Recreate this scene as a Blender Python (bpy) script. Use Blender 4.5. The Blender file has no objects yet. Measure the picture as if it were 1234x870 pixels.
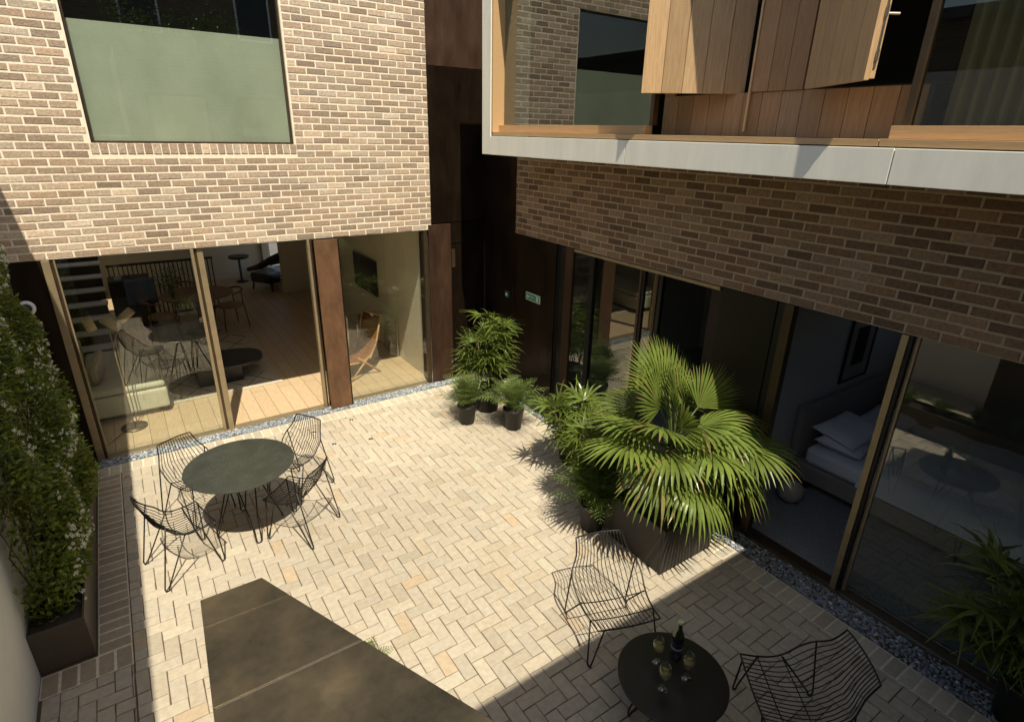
import bpy, math, random
from math import sin, cos, pi, radians
from mathutils import Vector, Matrix
random.seed(7)
R_ = random.Random(11)
scene = bpy.context.scene
C = scene.collection

# ---------------------------------------------------------------- camera
cam = bpy.data.cameras.new('camera'); co = bpy.data.objects.new('camera', cam); C.objects.link(co)
yaw, pit, rol = 0.60188684, -0.38061568, 0.02149927
f = Vector((sin(yaw)*cos(pit), cos(yaw)*cos(pit), sin(pit)))
r = Vector((cos(yaw), -sin(yaw), 0)); u = r.cross(f)
r2 = cos(rol)*r + sin(rol)*u; u2 = -sin(rol)*r + cos(rol)*u
m = Matrix(((r2.x, u2.x, -f.x), (r2.y, u2.y, -f.y), (r2.z, u2.z, -f.z))).to_4x4()
m.translation = Vector((-4.562, -7.413, 3.65))
co.matrix_world = m
cam.lens = 684.48/1234*36; cam.sensor_width = 36; cam.clip_start = .02; cam.clip_end = 600
scene.camera = co

# ---------------------------------------------------------------- light
SUN = Vector((.146, .556, -1.0))
w = bpy.data.worlds.new('World'); scene.world = w; w.use_nodes = True
nt = w.node_tree; bg = nt.nodes['Background']
sky = nt.nodes.new('ShaderNodeTexSky'); sky.sky_type = 'NISHITA'; sky.sun_disc = False
sky.sun_elevation = math.atan(1/math.hypot(SUN.x, SUN.y)); sky.sun_rotation = radians(194.7)
sky.air_density = 1.0; sky.dust_density = 1.6
nt.links.new(sky.outputs[0], bg.inputs[0]); bg.inputs[1].default_value = 0.12
sl = bpy.data.lights.new('sun', 'SUN'); sl.energy = 5.0; sl.angle = radians(.53); sl.color = (1, .945, .86)
so = bpy.data.objects.new('sun', sl); C.objects.link(so)
so.rotation_mode = 'QUATERNION'; so.rotation_quaternion = SUN.to_track_quat('-Z', 'Y'); so.location = (-6, -20, 30)
scene.view_settings.view_transform = 'Standard'; scene.view_settings.look = 'None'
scene.view_settings.exposure = 0.36; scene.view_settings.gamma = 1
scene.view_settings.use_white_balance = True; scene.view_settings.white_balance_temperature = 7300; scene.view_settings.white_balance_tint = 6

# ---------------------------------------------------------------- materials
def mat(name, col, rough=.6, metal=0., nscale=None, namt=.25, bump=0., bscale=60., attr=None, spec=.5, coords='Object', stretch=None, rvar=0., trans=0.):
    M = bpy.data.materials.new(name); M.use_nodes = True
    t = M.node_tree; n = t.nodes; L = t.links; b = n['Principled BSDF']
    b.inputs['Roughness'].default_value = rough; b.inputs['Metallic'].default_value = metal
    b.inputs['Specular IOR Level'].default_value = spec
    b.inputs['Base Color'].default_value = (*col, 1)
    tc = n.new('ShaderNodeTexCoord'); vec = tc.outputs[coords]
    if stretch:
        mp = n.new('ShaderNodeMapping'); mp.inputs['Scale'].default_value = stretch
        L.new(vec, mp.inputs[0]); vec = mp.outputs[0]
    src = None
    if attr:
        a = n.new('ShaderNodeAttribute'); a.attribute_name = attr; src = a.outputs['Color']
    if nscale:
        no = n.new('ShaderNodeTexNoise'); no.inputs['Scale'].default_value = nscale; no.inputs['Detail'].default_value = 7
        no.inputs['Roughness'].default_value = .65
        L.new(vec, no.inputs['Vector'])
        mr = n.new('ShaderNodeMapRange'); mr.inputs[1].default_value = .3; mr.inputs[2].default_value = .7
        mr.inputs[3].default_value = 1-namt; mr.inputs[4].default_value = 1+namt
        L.new(no.outputs[0], mr.inputs[0])
        mx = n.new('ShaderNodeMix'); mx.data_type = 'RGBA'; mx.blend_type = 'MULTIPLY'; mx.inputs[0].default_value = 1
        if src: L.new(src, mx.inputs[6])
        else: mx.inputs[6].default_value = (*col, 1)
        L.new(mr.outputs[0], mx.inputs[7]); src = mx.outputs[2]
        if rvar:
            rr = n.new('ShaderNodeMapRange'); rr.inputs[1].default_value = .3; rr.inputs[2].default_value = .7
            rr.inputs[3].default_value = max(0, rough-rvar); rr.inputs[4].default_value = min(1, rough+rvar)
            L.new(no.outputs[0], rr.inputs[0]); L.new(rr.outputs[0], b.inputs['Roughness'])
    if src: L.new(src, b.inputs['Base Color'])
    if bump:
        nb = n.new('ShaderNodeTexNoise'); nb.inputs['Scale'].default_value = bscale; nb.inputs['Detail'].default_value = 5
        L.new(vec, nb.inputs['Vector'])
        bp = n.new('ShaderNodeBump'); bp.inputs['Strength'].default_value = bump; bp.inputs['Distance'].default_value = .006
        L.new(nb.outputs[0], bp.inputs['Height']); L.new(bp.outputs[0], b.inputs['Normal'])
    if trans:
        tr = n.new('ShaderNodeBsdfTranslucent')
        if src: L.new(src, tr.inputs[0])
        else: tr.inputs[0].default_value = (*col, 1)
        ms = n.new('ShaderNodeMixShader'); ms.inputs[0].default_value = trans
        L.new(b.outputs[0], ms.inputs[1]); L.new(tr.outputs[0], ms.inputs[2]); L.new(ms.outputs[0], n['Material Output'].inputs[0])
    return M

def glass(name, f0=.1, tint=(.86, .9, .84), rough=0., mul=1.):
    M = bpy.data.materials.new(name); M.use_nodes = True; t = M.node_tree; n = t.nodes; L = t.links
    n.remove(n['Principled BSDF'])
    tr = n.new('ShaderNodeBsdfTransparent'); tr.inputs[0].default_value = (*tint, 1)
    gl = n.new('ShaderNodeBsdfGlossy'); gl.inputs['Roughness'].default_value = rough; gl.inputs[0].default_value = (.95, .97, .93, 1)
    lw = n.new('ShaderNodeLayerWeight'); lw.inputs[0].default_value = .5
    p = n.new('ShaderNodeMath'); p.operation = 'POWER'; p.inputs[1].default_value = 4
    L.new(lw.outputs['Facing'], p.inputs[0])
    q = n.new('ShaderNodeMath'); q.operation = 'MULTIPLY_ADD'; q.inputs[1].default_value = 1-f0; q.inputs[2].default_value = f0
    L.new(p.outputs[0], q.inputs[0])
    ms = n.new('ShaderNodeMixShader'); L.new(q.outputs[0], ms.inputs[0]); L.new(tr.outputs[0], ms.inputs[1]); L.new(gl.outputs[0], ms.inputs[2])
    L.new(ms.outputs[0], n['Material Output'].inputs[0])
    return M

def planks(name, c1, c2, w_, l_, axis='y', rough=.45, gap=(.05, .03, .02)):
    """timber boards laid along axis"""
    M = mat(name, c1, rough, nscale=6, namt=.15, stretch=(12, 1, 1) if axis == 'y' else (1, 12, 1))
    t = M.node_tree; n = t.nodes; L = t.links
    tc = n.new('ShaderNodeTexCoord'); mp = n.new('ShaderNodeMapping')
    if axis == 'y': mp.inputs['Rotation'].default_value = (0, 0, pi/2)
    L.new(tc.outputs['Object'], mp.inputs[0])
    br = n.new('ShaderNodeTexBrick'); br.inputs['Scale'].default_value = 1
    br.inputs['Brick Width'].default_value = l_; br.inputs['Row Height'].default_value = w_
    br.inputs['Mortar Size'].default_value = .0025; br.inputs['Mortar Smooth'].default_value = .1
    br.inputs['Color1'].default_value = (*c1, 1); br.inputs['Color2'].default_value = (*c2, 1); br.inputs['Mortar'].default_value = (*gap, 1)
    L.new(mp.outputs[0], br.inputs['Vector'])
    mx = [x for x in n if x.bl_idname == 'ShaderNodeMix'][0]
    L.new(br.outputs[0], mx.inputs[6])
    return M

M_brick = mat('brick_clay', (.4, .3, .2), .85, nscale=38, namt=.30, bump=1.0, bscale=70, attr='tone', spec=.25)
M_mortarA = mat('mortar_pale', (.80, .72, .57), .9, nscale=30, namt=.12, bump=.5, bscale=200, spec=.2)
M_mortarB = mat('mortar_shaded', (.42, .33, .22), .9, nscale=30, namt=.15, bump=.5, bscale=200, spec=.2)  # right wall's shade put into the colour, darker than the sunlit mortar
M_paver = mat('paver_clay', (.5, .4, .3), .8, nscale=22, namt=.13, bump=.6, bscale=110, attr='tone', spec=.3)
M_joint = mat('joint_sand', (.10, .07, .045), .95, nscale=30, namt=.3)
M_jointpale = mat('joint_mortar', (.62, .54, .41), .95, nscale=30, namt=.2, bump=.4, bscale=150)
M_bronze = mat('bronze_dark', (.030, .019, .012), .38, .75, nscale=3.5, namt=.45, rvar=.1, stretch=(1, 1, .35))
M_bronze_red = mat('bronze_red', (.066, .034, .020), .5, .45, nscale=5, namt=.35, rvar=.1, stretch=(1, 1, .3))
M_rust = mat('weathered_steel', (.125, .062, .030), .65, .2, nscale=7, namt=.4, bump=.2, stretch=(1, 1, .4))
M_slab = mat('bronze_roof', (.21, .155, .085), .33, .88, nscale=3.1, namt=.45, rvar=.12, bump=.12, bscale=260)  # broad colour mottling imitates blurred reflections in the metal
M_brass = mat('bronze_frame', (.36, .28, .17), .42, .5, nscale=8, namt=.12)
M_brassdk = mat('bronze_frame_dark', (.09, .06, .035), .4, .6, nscale=8, namt=.2)
M_black = mat('black_metal', (.012, .012, .012), .42, .3)
M_wire = mat('black_wire', (.014, .013, .012), .4, .4)
M_table = mat('table_green_black', (.035, .04, .032), .26, 0, nscale=5, namt=.25, rvar=.05, spec=.7)
M_table2 = mat('table_black', (.016, .016, .013), .3, 0, nscale=5, namt=.2)
M_glass = glass('glazing', .14, (.90, .93, .88))
M_glassB = glass('glazing_side', .15, (.72, .75, .68))
M_glassU = glass('glazing_upper', .17, (.78, .84, .76))
M_frost = mat('frosted_film', (.55, .56, .50), .3, nscale=.7, namt=.22, stretch=(1, 1, .6))
M_white = mat('white_render', (.86, .85, .80), .85, nscale=2, namt=.05, bump=.15, bscale=90)
M_panel = mat('white_panel', (.80, .79, .70), .45, nscale=2.5, namt=.08, stretch=(1, 2.5, .5))
M_inwall = mat('plaster', (.70, .64, .52), .9, nscale=2, namt=.05)
M_inwallB = mat('plaster_grey', (.50, .49, .47), .9)
M_ceil = mat('ceiling_paint', (.78, .76, .72), .9)
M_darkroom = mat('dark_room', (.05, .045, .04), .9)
M_oak = planks('oak_floor', (.55, .41, .265), (.49, .36, .225), .19, 2.1)
M_carpet = mat('grey_carpet', (.24, .25, .27), .95, nscale=60, namt=.3, bump=.8, bscale=300)
M_rug = mat('cream_rug', (.52, .46, .36), .95, nscale=25, namt=.2, bump=.8, bscale=250)
M_soil = mat('soil', (.05, .035, .025), .95, nscale=40, namt=.5, bump=1, bscale=90)
M_pot = mat('black_plastic', (.022, .022, .021), .5)
M_planter = mat('brown_planter', (.10, .08, .06), .5, .2, nscale=6, namt=.12)
M_planterblk = mat('charcoal_planter', (.022, .020, .018), .6, nscale=6, namt=.2)
M_stone = mat('slate_pebbles', (.3, .33, .36), .7, attr='tone', nscale=40, namt=.2)
M_cedar = mat('cedar_boards', (.40, .22, .10), .55, nscale=7, namt=.22, attr='tone', stretch=(14, 14, .8), bump=.15, bscale=40)
M_cedarlite = mat('cedar_sill', (.50, .32, .16), .5, nscale=7, namt=.15, stretch=(14, .8, 14))
M_leafP = mat('palm_leaf', (.10, .17, .025), .30, attr='tone', nscale=9, namt=.2, trans=.38)
M_leafF = mat('fern_leaf', (.08, .15, .03), .5, attr='tone', trans=.3)
M_leafJ = mat('jasmine_leaf', (.05, .085, .02), .35, attr='tone', trans=.42)
M_petal = mat('white_petal', (.88, .85, .70), .6, trans=.3)
M_stem = mat('stem', (.10, .075, .04), .8, nscale=30, namt=.4)
M_trunk = mat('palm_trunk', (.07, .045, .025), .95, nscale=25, namt=.6, bump=1, bscale=60)
M_linen = mat('white_linen', (.80, .81, .85), .9, nscale=3, namt=.05, bump=.5, bscale=12)
M_linengrey = mat('grey_linen', (.30, .27, .24), .9, nscale=30, namt=.1)
M_wood = mat('walnut', (.20, .085, .035), .4, nscale=6, namt=.3, stretch=(1, 6, 6))
M_woodlite = mat('teak', (.42, .23, .10), .45, nscale=8, namt=.3)
M_blk = mat('matt_black', (.012, .012, .013), .35)
M_ceramic = mat('ceramic', (.45, .42, .37), .4)
M_shade = mat('linen_shade', (.62, .50, .30), .8, trans=.25)
M_upol = mat('pale_upholstery', (.50, .49, .38), .9, nscale=60, namt=.08)
M_blue = mat('denim_throw', (.13, .19, .30), .9, nscale=40, namt=.15)
M_tread = mat('stair_tread', (.60, .58, .52), .6)
M_screen = mat('tv_screen', (.01, .01, .012), .15)
M_signgreen = mat('sign_green', (.02, .26, .12), .5)
M_signwhite = mat('sign_white', (.60, .72, .60), .5)
M_tarmac = mat('ground_soil', (.12, .11, .10), .95, nscale=2, namt=.2)
M_asphalt = mat('roof_felt', (.10, .10, .10), .9, nscale=5, namt=.2)
M_steel = mat('steel', (.6, .6, .58), .3, 1.)
M_bottle = mat('bottle_glass', (.012, .022, .008), .08, spec=.8)
M_label = mat('bottle_label', (.02, .025, .06), .5)
M_foil = mat('bottle_mouth', (.50, .62, .30), .3)
M_wine = mat('white_wine', (.62, .52, .18), .05, trans=.5)
M_clear = glass('clear_glass', .12, (.93, .95, .92))
M_doordk = mat('door_olive_black', (.016, .013, .007), .45, spec=.25)
M_walldk = mat('dark_timber', (.03, .014, .010), .6)
M_farbrick = None
def brickshader(name, c1, c2, mo, rot=None):
    M = bpy.data.materials.new(name); M.use_nodes = True; t = M.node_tree; n = t.nodes; L = t.links; b = n['Principled BSDF']
    tc = n.new('ShaderNodeTexCoord'); mp = n.new('ShaderNodeMapping'); mp.inputs['Rotation'].default_value = rot or (pi/2, 0, 0)
    L.new(tc.outputs['Object'], mp.inputs[0])
    br = n.new('ShaderNodeTexBrick'); br.inputs['Scale'].default_value = 1; br.inputs['Brick Width'].default_value = .225
    br.inputs['Row Height'].default_value = .075; br.inputs['Mortar Size'].default_value = .006
    br.inputs['Color1'].default_value = (*c1, 1); br.inputs['Color2'].default_value = (*c2, 1); br.inputs['Mortar'].default_value = (*mo, 1)
    L.new(mp.outputs[0], br.inputs['Vector']); L.new(br.outputs[0], b.inputs['Base Color']); b.inputs['Roughness'].default_value = .9
    return M
M_farbrick = brickshader('far_brick', (.20, .14, .09), (.13, .09, .06), (.28, .23, .17))

# ---------------------------------------------------------------- mesh builder
class MB:
    def __init__(s): s.v = []; s.f = []; s.c = []; s.mi = []; s.m = 0
    def add(s, vs, fs, col=(1, 1, 1)):
        o = len(s.v); s.v += [tuple(v) for v in vs]; s.f += [tuple(i+o for i in q) for q in fs]; s.c += [col]*len(vs); s.mi += [s.m]*len(fs)
    def box(s, x0, x1, y0, y1, z0, z1, col=(1, 1, 1)):
        x0, x1 = min(x0, x1), max(x0, x1); y0, y1 = min(y0, y1), max(y0, y1); z0, z1 = min(z0, z1), max(z0, z1)
        s.add([(x0, y0, z0), (x1, y0, z0), (x1, y1, z0), (x0, y1, z0), (x0, y0, z1), (x1, y0, z1), (x1, y1, z1), (x0, y1, z1)],
              [(0, 3, 2, 1), (4, 5, 6, 7), (0, 1, 5, 4), (1, 2, 6, 5), (2, 3, 7, 6), (3, 0, 4, 7)], col); return s
    def prism(s, poly, z0, z1, col=(1, 1, 1)):
        n = len(poly); s.add([(x, y, z0) for x, y in poly]+[(x, y, z1) for x, y in poly],
              [tuple(range(n))[::-1], tuple(range(n, 2*n))]+[(i, (i+1) % n, n+(i+1) % n, n+i) for i in range(n)], col); return s
    def block(s, P, U, V, N, w, h, d, bev=.004, jit=0., col=(1, 1, 1)):
        """brick: front centre P, axes U,V in the face, N outward; bevelled front"""
        P = Vector(P); vs = []
        for k, (a, b, c) in enumerate(((w/2, h/2, -d), (w/2, h/2, -bev), (w/2-bev, h/2-bev, 0))):
            for sx, sy in ((-1, -1), (1, -1), (1, 1), (-1, 1)):
                j = jit if k else 0
                vs.append(P+U*(sx*a+R_.uniform(-j, j))+V*(sy*b+R_.uniform(-j, j))+N*(c+(R_.uniform(-j, j)*.5 if k == 2 else 0)))
        fs = [(8, 9, 10, 11)]
        for k in (0, 4):
            for i in range(4): fs.append((k+i, k+(i+1) % 4, k+4+(i+1) % 4, k+4+i))
        s.add(vs, fs, col); return s
    def tube(s, pts, rad, n=6, col=(1, 1, 1), closed=False, caps=True):
        pts = [Vector(p) for p in pts]; N = len(pts)
        if not hasattr(rad, '__len__'): rad = [rad]*N
        vs = []; fs = []; up = None
        for i, p in enumerate(pts):
            a = pts[(i-1) % N] if (closed or i) else p; b = pts[(i+1) % N] if (closed or i < N-1) else p
            t = (b-a).normalized()
            if up is None: up = Vector((0, 0, 1)) if abs(t.z) < .9 else Vector((1, 0, 0))
            x = t.cross(up)
            if x.length < 1e-4: x = t.orthogonal()
            x.normalize(); y = x.cross(t).normalized(); up = y
            for k in range(n):
                an = 2*pi*k/n; vs.append(p+(x*cos(an)+y*sin(an))*rad[i])
        for i in range(N if closed else N-1):
            for k in range(n):
                j = (i+1) % N; fs.append((i*n+k, i*n+(k+1) % n, j*n+(k+1) % n, j*n+k))
        if caps and not closed: fs += [tuple(range(n))[::-1], tuple((N-1)*n+k for k in range(n))]
        s.add(vs, fs, col); return s
    def lathe(s, prof, c=(0, 0, 0), n=32, col=(1, 1, 1)):
        vs = []; fs = []
        for rr, z in prof:
            for k in range(n):
                a = 2*pi*k/n; vs.append((c[0]+rr*cos(a), c[1]+rr*sin(a), c[2]+z))
        for i in range(len(prof)-1):
            for k in range(n): fs.append((i*n+k, i*n+(k+1) % n, (i+1)*n+(k+1) % n, (i+1)*n+k))
        s.add(vs, fs, col); return s
    def build(s, name, mats, parent=None, smooth=False, bevel=0., xf=None):
        me = bpy.data.meshes.new(name)
        vs = s.v if xf is None else [tuple(xf @ Vector(v)) for v in s.v]
        me.from_pydata(vs, [], s.f); me.update()
        for mt in (mats if isinstance(mats, (list, tuple)) else [mats]): me.materials.append(mt)
        if any(s.mi): me.polygons.foreach_set('material_index', s.mi)
        ca = me.color_attributes.new('tone', 'FLOAT_COLOR', 'POINT')
        ca.data.foreach_set('color', [x for c in s.c for x in (*c, 1)])
        if smooth: me.polygons.foreach_set('use_smooth', [True]*len(me.polygons))
        o = bpy.data.objects.new(name, me); C.objects.link(o)
        if parent is not None: o.parent = parent
        if bevel:
            b = o.modifiers.new('bevel', 'BEVEL'); b.width = bevel; b.segments = 2; b.limit_method = 'ANGLE'
        return o

def tag(o, label=None, cat=None, group=None, kind=None):
    if label: o['label'] = label
    if cat: o['category'] = cat
    if group: o['group'] = group
    if kind: o['kind'] = kind
    return o
def thing(name, label, cat, loc=(0, 0, 0), rz=0., group=None):
    o = bpy.data.objects.new(name, None); C.objects.link(o); o.location = loc; o.rotation_euler = (0, 0, rz); o.empty_display_size = .1
    return tag(o, label, cat, group)
def dup(root, loc, rz, label):
    def cp(o, par):
        c = o.copy(); C.objects.link(c)
        if par: c.parent = par
        for ch in kids[o.name]: cp(ch, c)
        return c
    kids = {}
    def walk(o):
        kids[o.name] = list(o.children)
        for ch in o.children: walk(ch)
    walk(root)
    c = cp(root, None); c.location = loc; c.rotation_euler = (0, 0, rz); c['label'] = label
    return c
X, Y, Z = Vector((1, 0, 0)), Vector((0, 1, 0)), Vector((0, 0, 1))
def B(*a): return MB().box(*a)

# ================================================================ SETTING: ground
tag(B(-150, 150, -150, 150, -.4, -.15).build('ground', M_tarmac), kind='structure')
tag(B(-5.65, 0, -8.1, 0, -.14, -.009).build('paving_bed', M_joint), kind='structure')

def tone(base, var, warm=.0):
    k = 1+R_.gauss(0, var); h = R_.uniform(-warm, warm)
    return (max(.01, base[0]*k*(1+h)), max(.01, base[1]*k), max(.01, base[2]*k*(1-h)))
# herringbone
pv = MB(); wd = .104; ox, oy = -2.822, -3.171
x0, x1, y0, y1 = -5.09, -.502, -8.05, -.418
PB = (.415, .362, .285)
def paver(xa, xb, ya, yb):
    xa, xb, ya, yb = max(xa, x0), min(xb, x1), max(ya, y0), min(yb, y1)
    if xb-xa < .012 or yb-ya < .012: return
    g = .0056
    mx_, my_ = (xa+xb)/2, (ya+yb)/2
    q = R_.random(); base = PB
    if q < .03: base = (.42, .33, .23)
    elif q < .12: base = (.375, .325, .25)
    elif q < .17: base = (.43, .385, .30)
    for sx_, sy_, sr_ in ((-2.75, -3.62, .30), (-2.35, -3.95, .28), (-2.05, -4.15, .22), (-3.9, -1.3, .3)):
        if math.hypot(mx_-sx_, my_-sy_) < sr_ and R_.random() < .3: base = (.41, .345, .26)
    lf_ = 1+.05*sin(mx_*1.7+my_*.9)+.04*sin(my_*2.3-mx_*1.1+2)
    base = tuple(c*lf_ for c in base)
    a = R_.gauss(0, .006)
    U = Vector((cos(a), sin(a), 0)); V = Vector((-sin(a), cos(a), R_.gauss(0, .004)))
    U.z = R_.gauss(0, .006)
    pv.block(((xa+xb)/2+R_.gauss(0, .0008), (ya+yb)/2+R_.gauss(0, .0008), R_.gauss(0, .0011)), U, V, Z, xb-xa-g, yb-ya-g, .05, .0035, .0012, tone(base, .032, .02))
for i in range(-26, 26):
    for j in range(-50, 30):
        s_ = (i+j) % 4
        X0 = ox+i*wd; T = oy+j*wd
        if s_ == 0: paver(X0, X0+2*wd, T-wd, T)
        elif s_ == 3: paver(X0, X0+wd, T-2*wd, T)
tag(pv.build('herringbone_paving', M_paver), kind='structure')
# soldier borders with pale mortar
bd = MB()
def soldier(xa, xb, ya, yb, along, base=(.33, .265, .19)):
    L_ = (yb-ya) if along == 'y' else (xb-xa); n = max(1, round(L_/.108)); p = L_/n
    for k in range(n):
        if along == 'y': a, b, c, d = xa, xb, ya+k*p, ya+(k+1)*p
        else: a, b, c, d = xa+k*p, xa+(k+1)*p, ya, yb
        bd.block(((a+b)/2, (c+d)/2, R_.gauss(0, .0008)), X, Y, Z, b-a-.015, d-c-.015, .05, .004, .0008, tone(base, .07, .04))
soldier(-5.31, -5.095, -3.17, -.42, 'y'); soldier(-5.645, -5.095, -3.385, -3.175, 'x')
soldier(-5.31, -.505, -.412, -.202, 'x', (.42, .37, .29)); soldier(-.498, -.288, -8.05, -.202, 'y', (.43, .38, .30))
tag(bd.build('paving_border', M_paver), kind='structure')
tag(MB().box(-5.31, -5.095, -3.17, -.42, -.008, -.0028).box(-5.645, -5.095, -3.385, -3.173, -.008, -.0028).box(-5.31, -.505, -.412, -.2, -.008, -.0028).box(-.5, -.286, -8.05, -.2, -.008, -.0028).build('border_mortar', M_jointpale), kind='structure')
pv2 = MB(); pv = pv2; x0, x1, y0, y1 = -5.64, -5.095, -8.05, -3.39
for i in range(-32, -20):
    for j in range(-50, 2):
        s_ = (i+j) % 4; X0 = ox+i*wd; T = oy+j*wd
        if s_ == 0: paver(X0, X0+2*wd, T-wd, T)
        elif s_ == 3: paver(X0, X0+wd, T-2*wd, T)
tag(pv2.build('side_paving', M_paver), kind='structure')
# pebbles
gv = MB(); ph = (1+5**.5)/2
ico = [Vector(v).normalized() for v in [(-1, ph, 0), (1, ph, 0), (-1, -ph, 0), (1, -ph, 0), (0, -1, ph), (0, 1, ph), (0, -1, -ph), (0, 1, -ph), (ph, 0, -1), (ph, 0, 1), (-ph, 0, -1), (-ph, 0, 1)]]
icf = [(0, 11, 5), (0, 5, 1), (0, 1, 7), (0, 7, 10), (0, 10, 11), (1, 5, 9), (5, 11, 4), (11, 10, 2), (10, 7, 6), (7, 1, 8), (3, 9, 4), (3, 4, 2), (3, 2, 6), (3, 6, 8), (3, 8, 9), (4, 9, 5), (2, 4, 11), (6, 2, 10), (8, 6, 7), (9, 8, 1)]
def pebble(x, y, z, s=.017):
    e = Matrix.Rotation(R_.uniform(0, 5.5), 3, 'Z') @ Matrix.Rotation(R_.uniform(-.4, .4), 3, 'X')
    a, b, c = s*R_.uniform(.8, 1.35), s*R_.uniform(.6, 1), s*R_.uniform(.4, .65)
    q = R_.random(); base = (.24, .27, .30) if q < .76 else ((.48, .50, .50) if q < .86 else (.11, .12, .14))
    gv.add([e @ Vector((v.x*a*R_.uniform(.88, 1.1), v.y*b, v.z*c))+Vector((x, y, z)) for v in ico], icf, tone(base, .2))
for k in range(5200): pebble(R_.uniform(-5.33, -.6), R_.uniform(-.185, -.012), R_.uniform(-.012, .004), .014)
for k in range(5600): pebble(R_.uniform(-.275, -.035), R_.uniform(-7.9, -.2), R_.uniform(-.012, .004), .016)
tag(gv.build('gravel', M_stone, smooth=True), kind='stuff', label='blue grey slate pebbles in the drainage strip along the glazing')
# little recessed ground lights
gl0 = None
for k, (x, y, lb) in enumerate(((-2.99, -.63, 'round steel light in paving, nearest the back right chair'), (-2.87, -1.06, 'round steel light in paving, lower left of the four'),
                            (-2.47, -.545, 'round steel light in paving, closest to the rust coloured column'), (-2.44, -1.18, 'round steel light in paving, rightmost and lowest of the four'))):
    t = thing('ground_light', lb, 'ground light', (x, y, 0), 0, 'ground lights set in the paving')
    MB().lathe([(.026, -.004), (.026, .004), (.017, .004), (.017, .002)], n=20).build('rim', M_steel, t, True)
    MB().lathe([(.017, .0025), (.0, .0025)], n=20).build('lens', M_blk, t)

# ================================================================ BRICK WALLS
def bricks(mb, P0, U, N, u0, u1, z0, z1, holes, base, pal, depth=.10, off=0.):
    ch, cw = .075, .225; nz = int(round((z1-z0)/ch)); g = .0150
    for k in range(nz):
        za, zb = z0+k*ch, z0+(k+1)*ch; zc = (za+zb)/2; st = u0-cw+(cw/2 if k % 2 else 0)+off+R_.uniform(-.006, .006); a = st
        ex = [(h[0], h[1]) for h in holes if h[2] < zc < h[3]]
        while a < u1:
            b = a+cw; segs = [(max(a, u0), min(b, u1))]
            for h in ex:
                ns = []
                for (p, q) in segs:
                    if q <= h[0] or p >= h[1]: ns.append((p, q))
                    else:
                        if p < h[0]: ns.append((p, h[0]))
                        if q > h[1]: ns.append((h[1], q))
                segs = ns
            for p, q in segs:
                if q-p < .035: continue
                c = tone(R_.choices(pal[0], pal[1])[0], .10, .04)
                pa = p+(g/2 if p > u0+.001 else 0); qa = q-(g/2 if q < u1-.001 else 0)
                if any(abs(p-h[1]) < .001 for h in ex): pa = p
                if any(abs(q-h[0]) < .001 for h in ex): qa = q
                mb.block(P0+U*((pa+qa)/2)+Z*(zc+R_.gauss(0, .0009))+N*R_.gauss(0, .0006), U, Z, N, qa-pa, ch-g+R_.gauss(0, .0008), depth, .0035, .0026, c)
            a = b
# ---- back facade (sunlit)
fa = thing('brick_facade', 'sunlit pale brown brick upper wall with a large green tinted window', 'brick wall', (0, 0, 0))
mb = MB()
WX0, WX1, WZ0, WZ1 = -4.645, -2.665, 3.48, 5.36
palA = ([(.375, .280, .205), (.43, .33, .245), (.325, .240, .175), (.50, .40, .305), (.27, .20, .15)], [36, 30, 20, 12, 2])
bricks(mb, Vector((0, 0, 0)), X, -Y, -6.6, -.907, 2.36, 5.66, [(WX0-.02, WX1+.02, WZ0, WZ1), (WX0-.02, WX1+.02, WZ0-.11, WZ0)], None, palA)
n = 26; p = (WX1-WX0+.04)/n
for k in range(n):  # rowlock sill
    mb.block(Vector((WX0-.02+(k+.5)*p, -.003, WZ0-.055)), X, Z, -Y, p-.011, .103, .12, .004, .002, tone(R_.choices(palA[0], palA[1])[0], .1, .04))
mb.build('brickwork', M_brick, fa)
core = MB(); 
core.box(-6.6, WX0, .0036, .1, 2.361, 5.66).box(WX1, -.91, .0036, .1, 2.361, 5.66).box(WX0, WX1, .0036, .1, 2.361, WZ0-.004).box(WX0, WX1, .0036, .1, WZ1, 5.66)
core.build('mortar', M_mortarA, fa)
back = MB(); back.box(-6.6, WX0-.05, .102, .3, 2.365, 5.64).box(WX1+.05, -.915, .102, .3, 2.365, 5.64).box(WX0-.05, WX1+.05, .102, .3, 2.365, WZ0-.06).box(WX0-.05, WX1+.05, .102, .3, WZ1+.05, 5.64)
back.build('inner_leaf', M_darkroom, fa)
wn = B(WX0, WX0+.022, .04, .1, WZ0, WZ1).box(WX1-.022, WX1, .04, .1, WZ0, WZ1).box(WX0+.022, WX1-.022, .04, .1, WZ0, WZ0+.016).box(WX0+.022, WX1-.022, .04, .1, WZ1-.03, WZ1).build('window', M_brassdk, fa)
pan = MB(); pan.add([(WX0+.02, .055, WZ0+.01), (WX1-.02, .055, WZ0+.01), (WX1-.02, .055, WZ1-.02), (WX0+.02, .055, WZ1-.02)], [(0, 1, 2, 3)]); pan.build('pane', M_glassU, wn)
fr = B(WX0+.024, WX1-.024, .085, .092, WZ0+.018, 4.58).build('frosted_panel', M_frost, wn)
# ---- right facade (shaded)
fb = thing('brick_facade', 'shaded dark brown brick wall below the projecting timber window box', 'brick wall', (0, 0, 0))
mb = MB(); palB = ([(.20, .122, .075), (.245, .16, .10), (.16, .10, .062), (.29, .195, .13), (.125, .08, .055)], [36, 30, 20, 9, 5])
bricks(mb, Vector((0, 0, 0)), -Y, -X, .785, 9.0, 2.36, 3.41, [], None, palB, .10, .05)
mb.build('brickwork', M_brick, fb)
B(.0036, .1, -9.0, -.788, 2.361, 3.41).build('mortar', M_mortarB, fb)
B(.102, .3, -9.0, -.8, 2.365, 3.41).build('inner_leaf', M_darkroom, fb)

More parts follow.
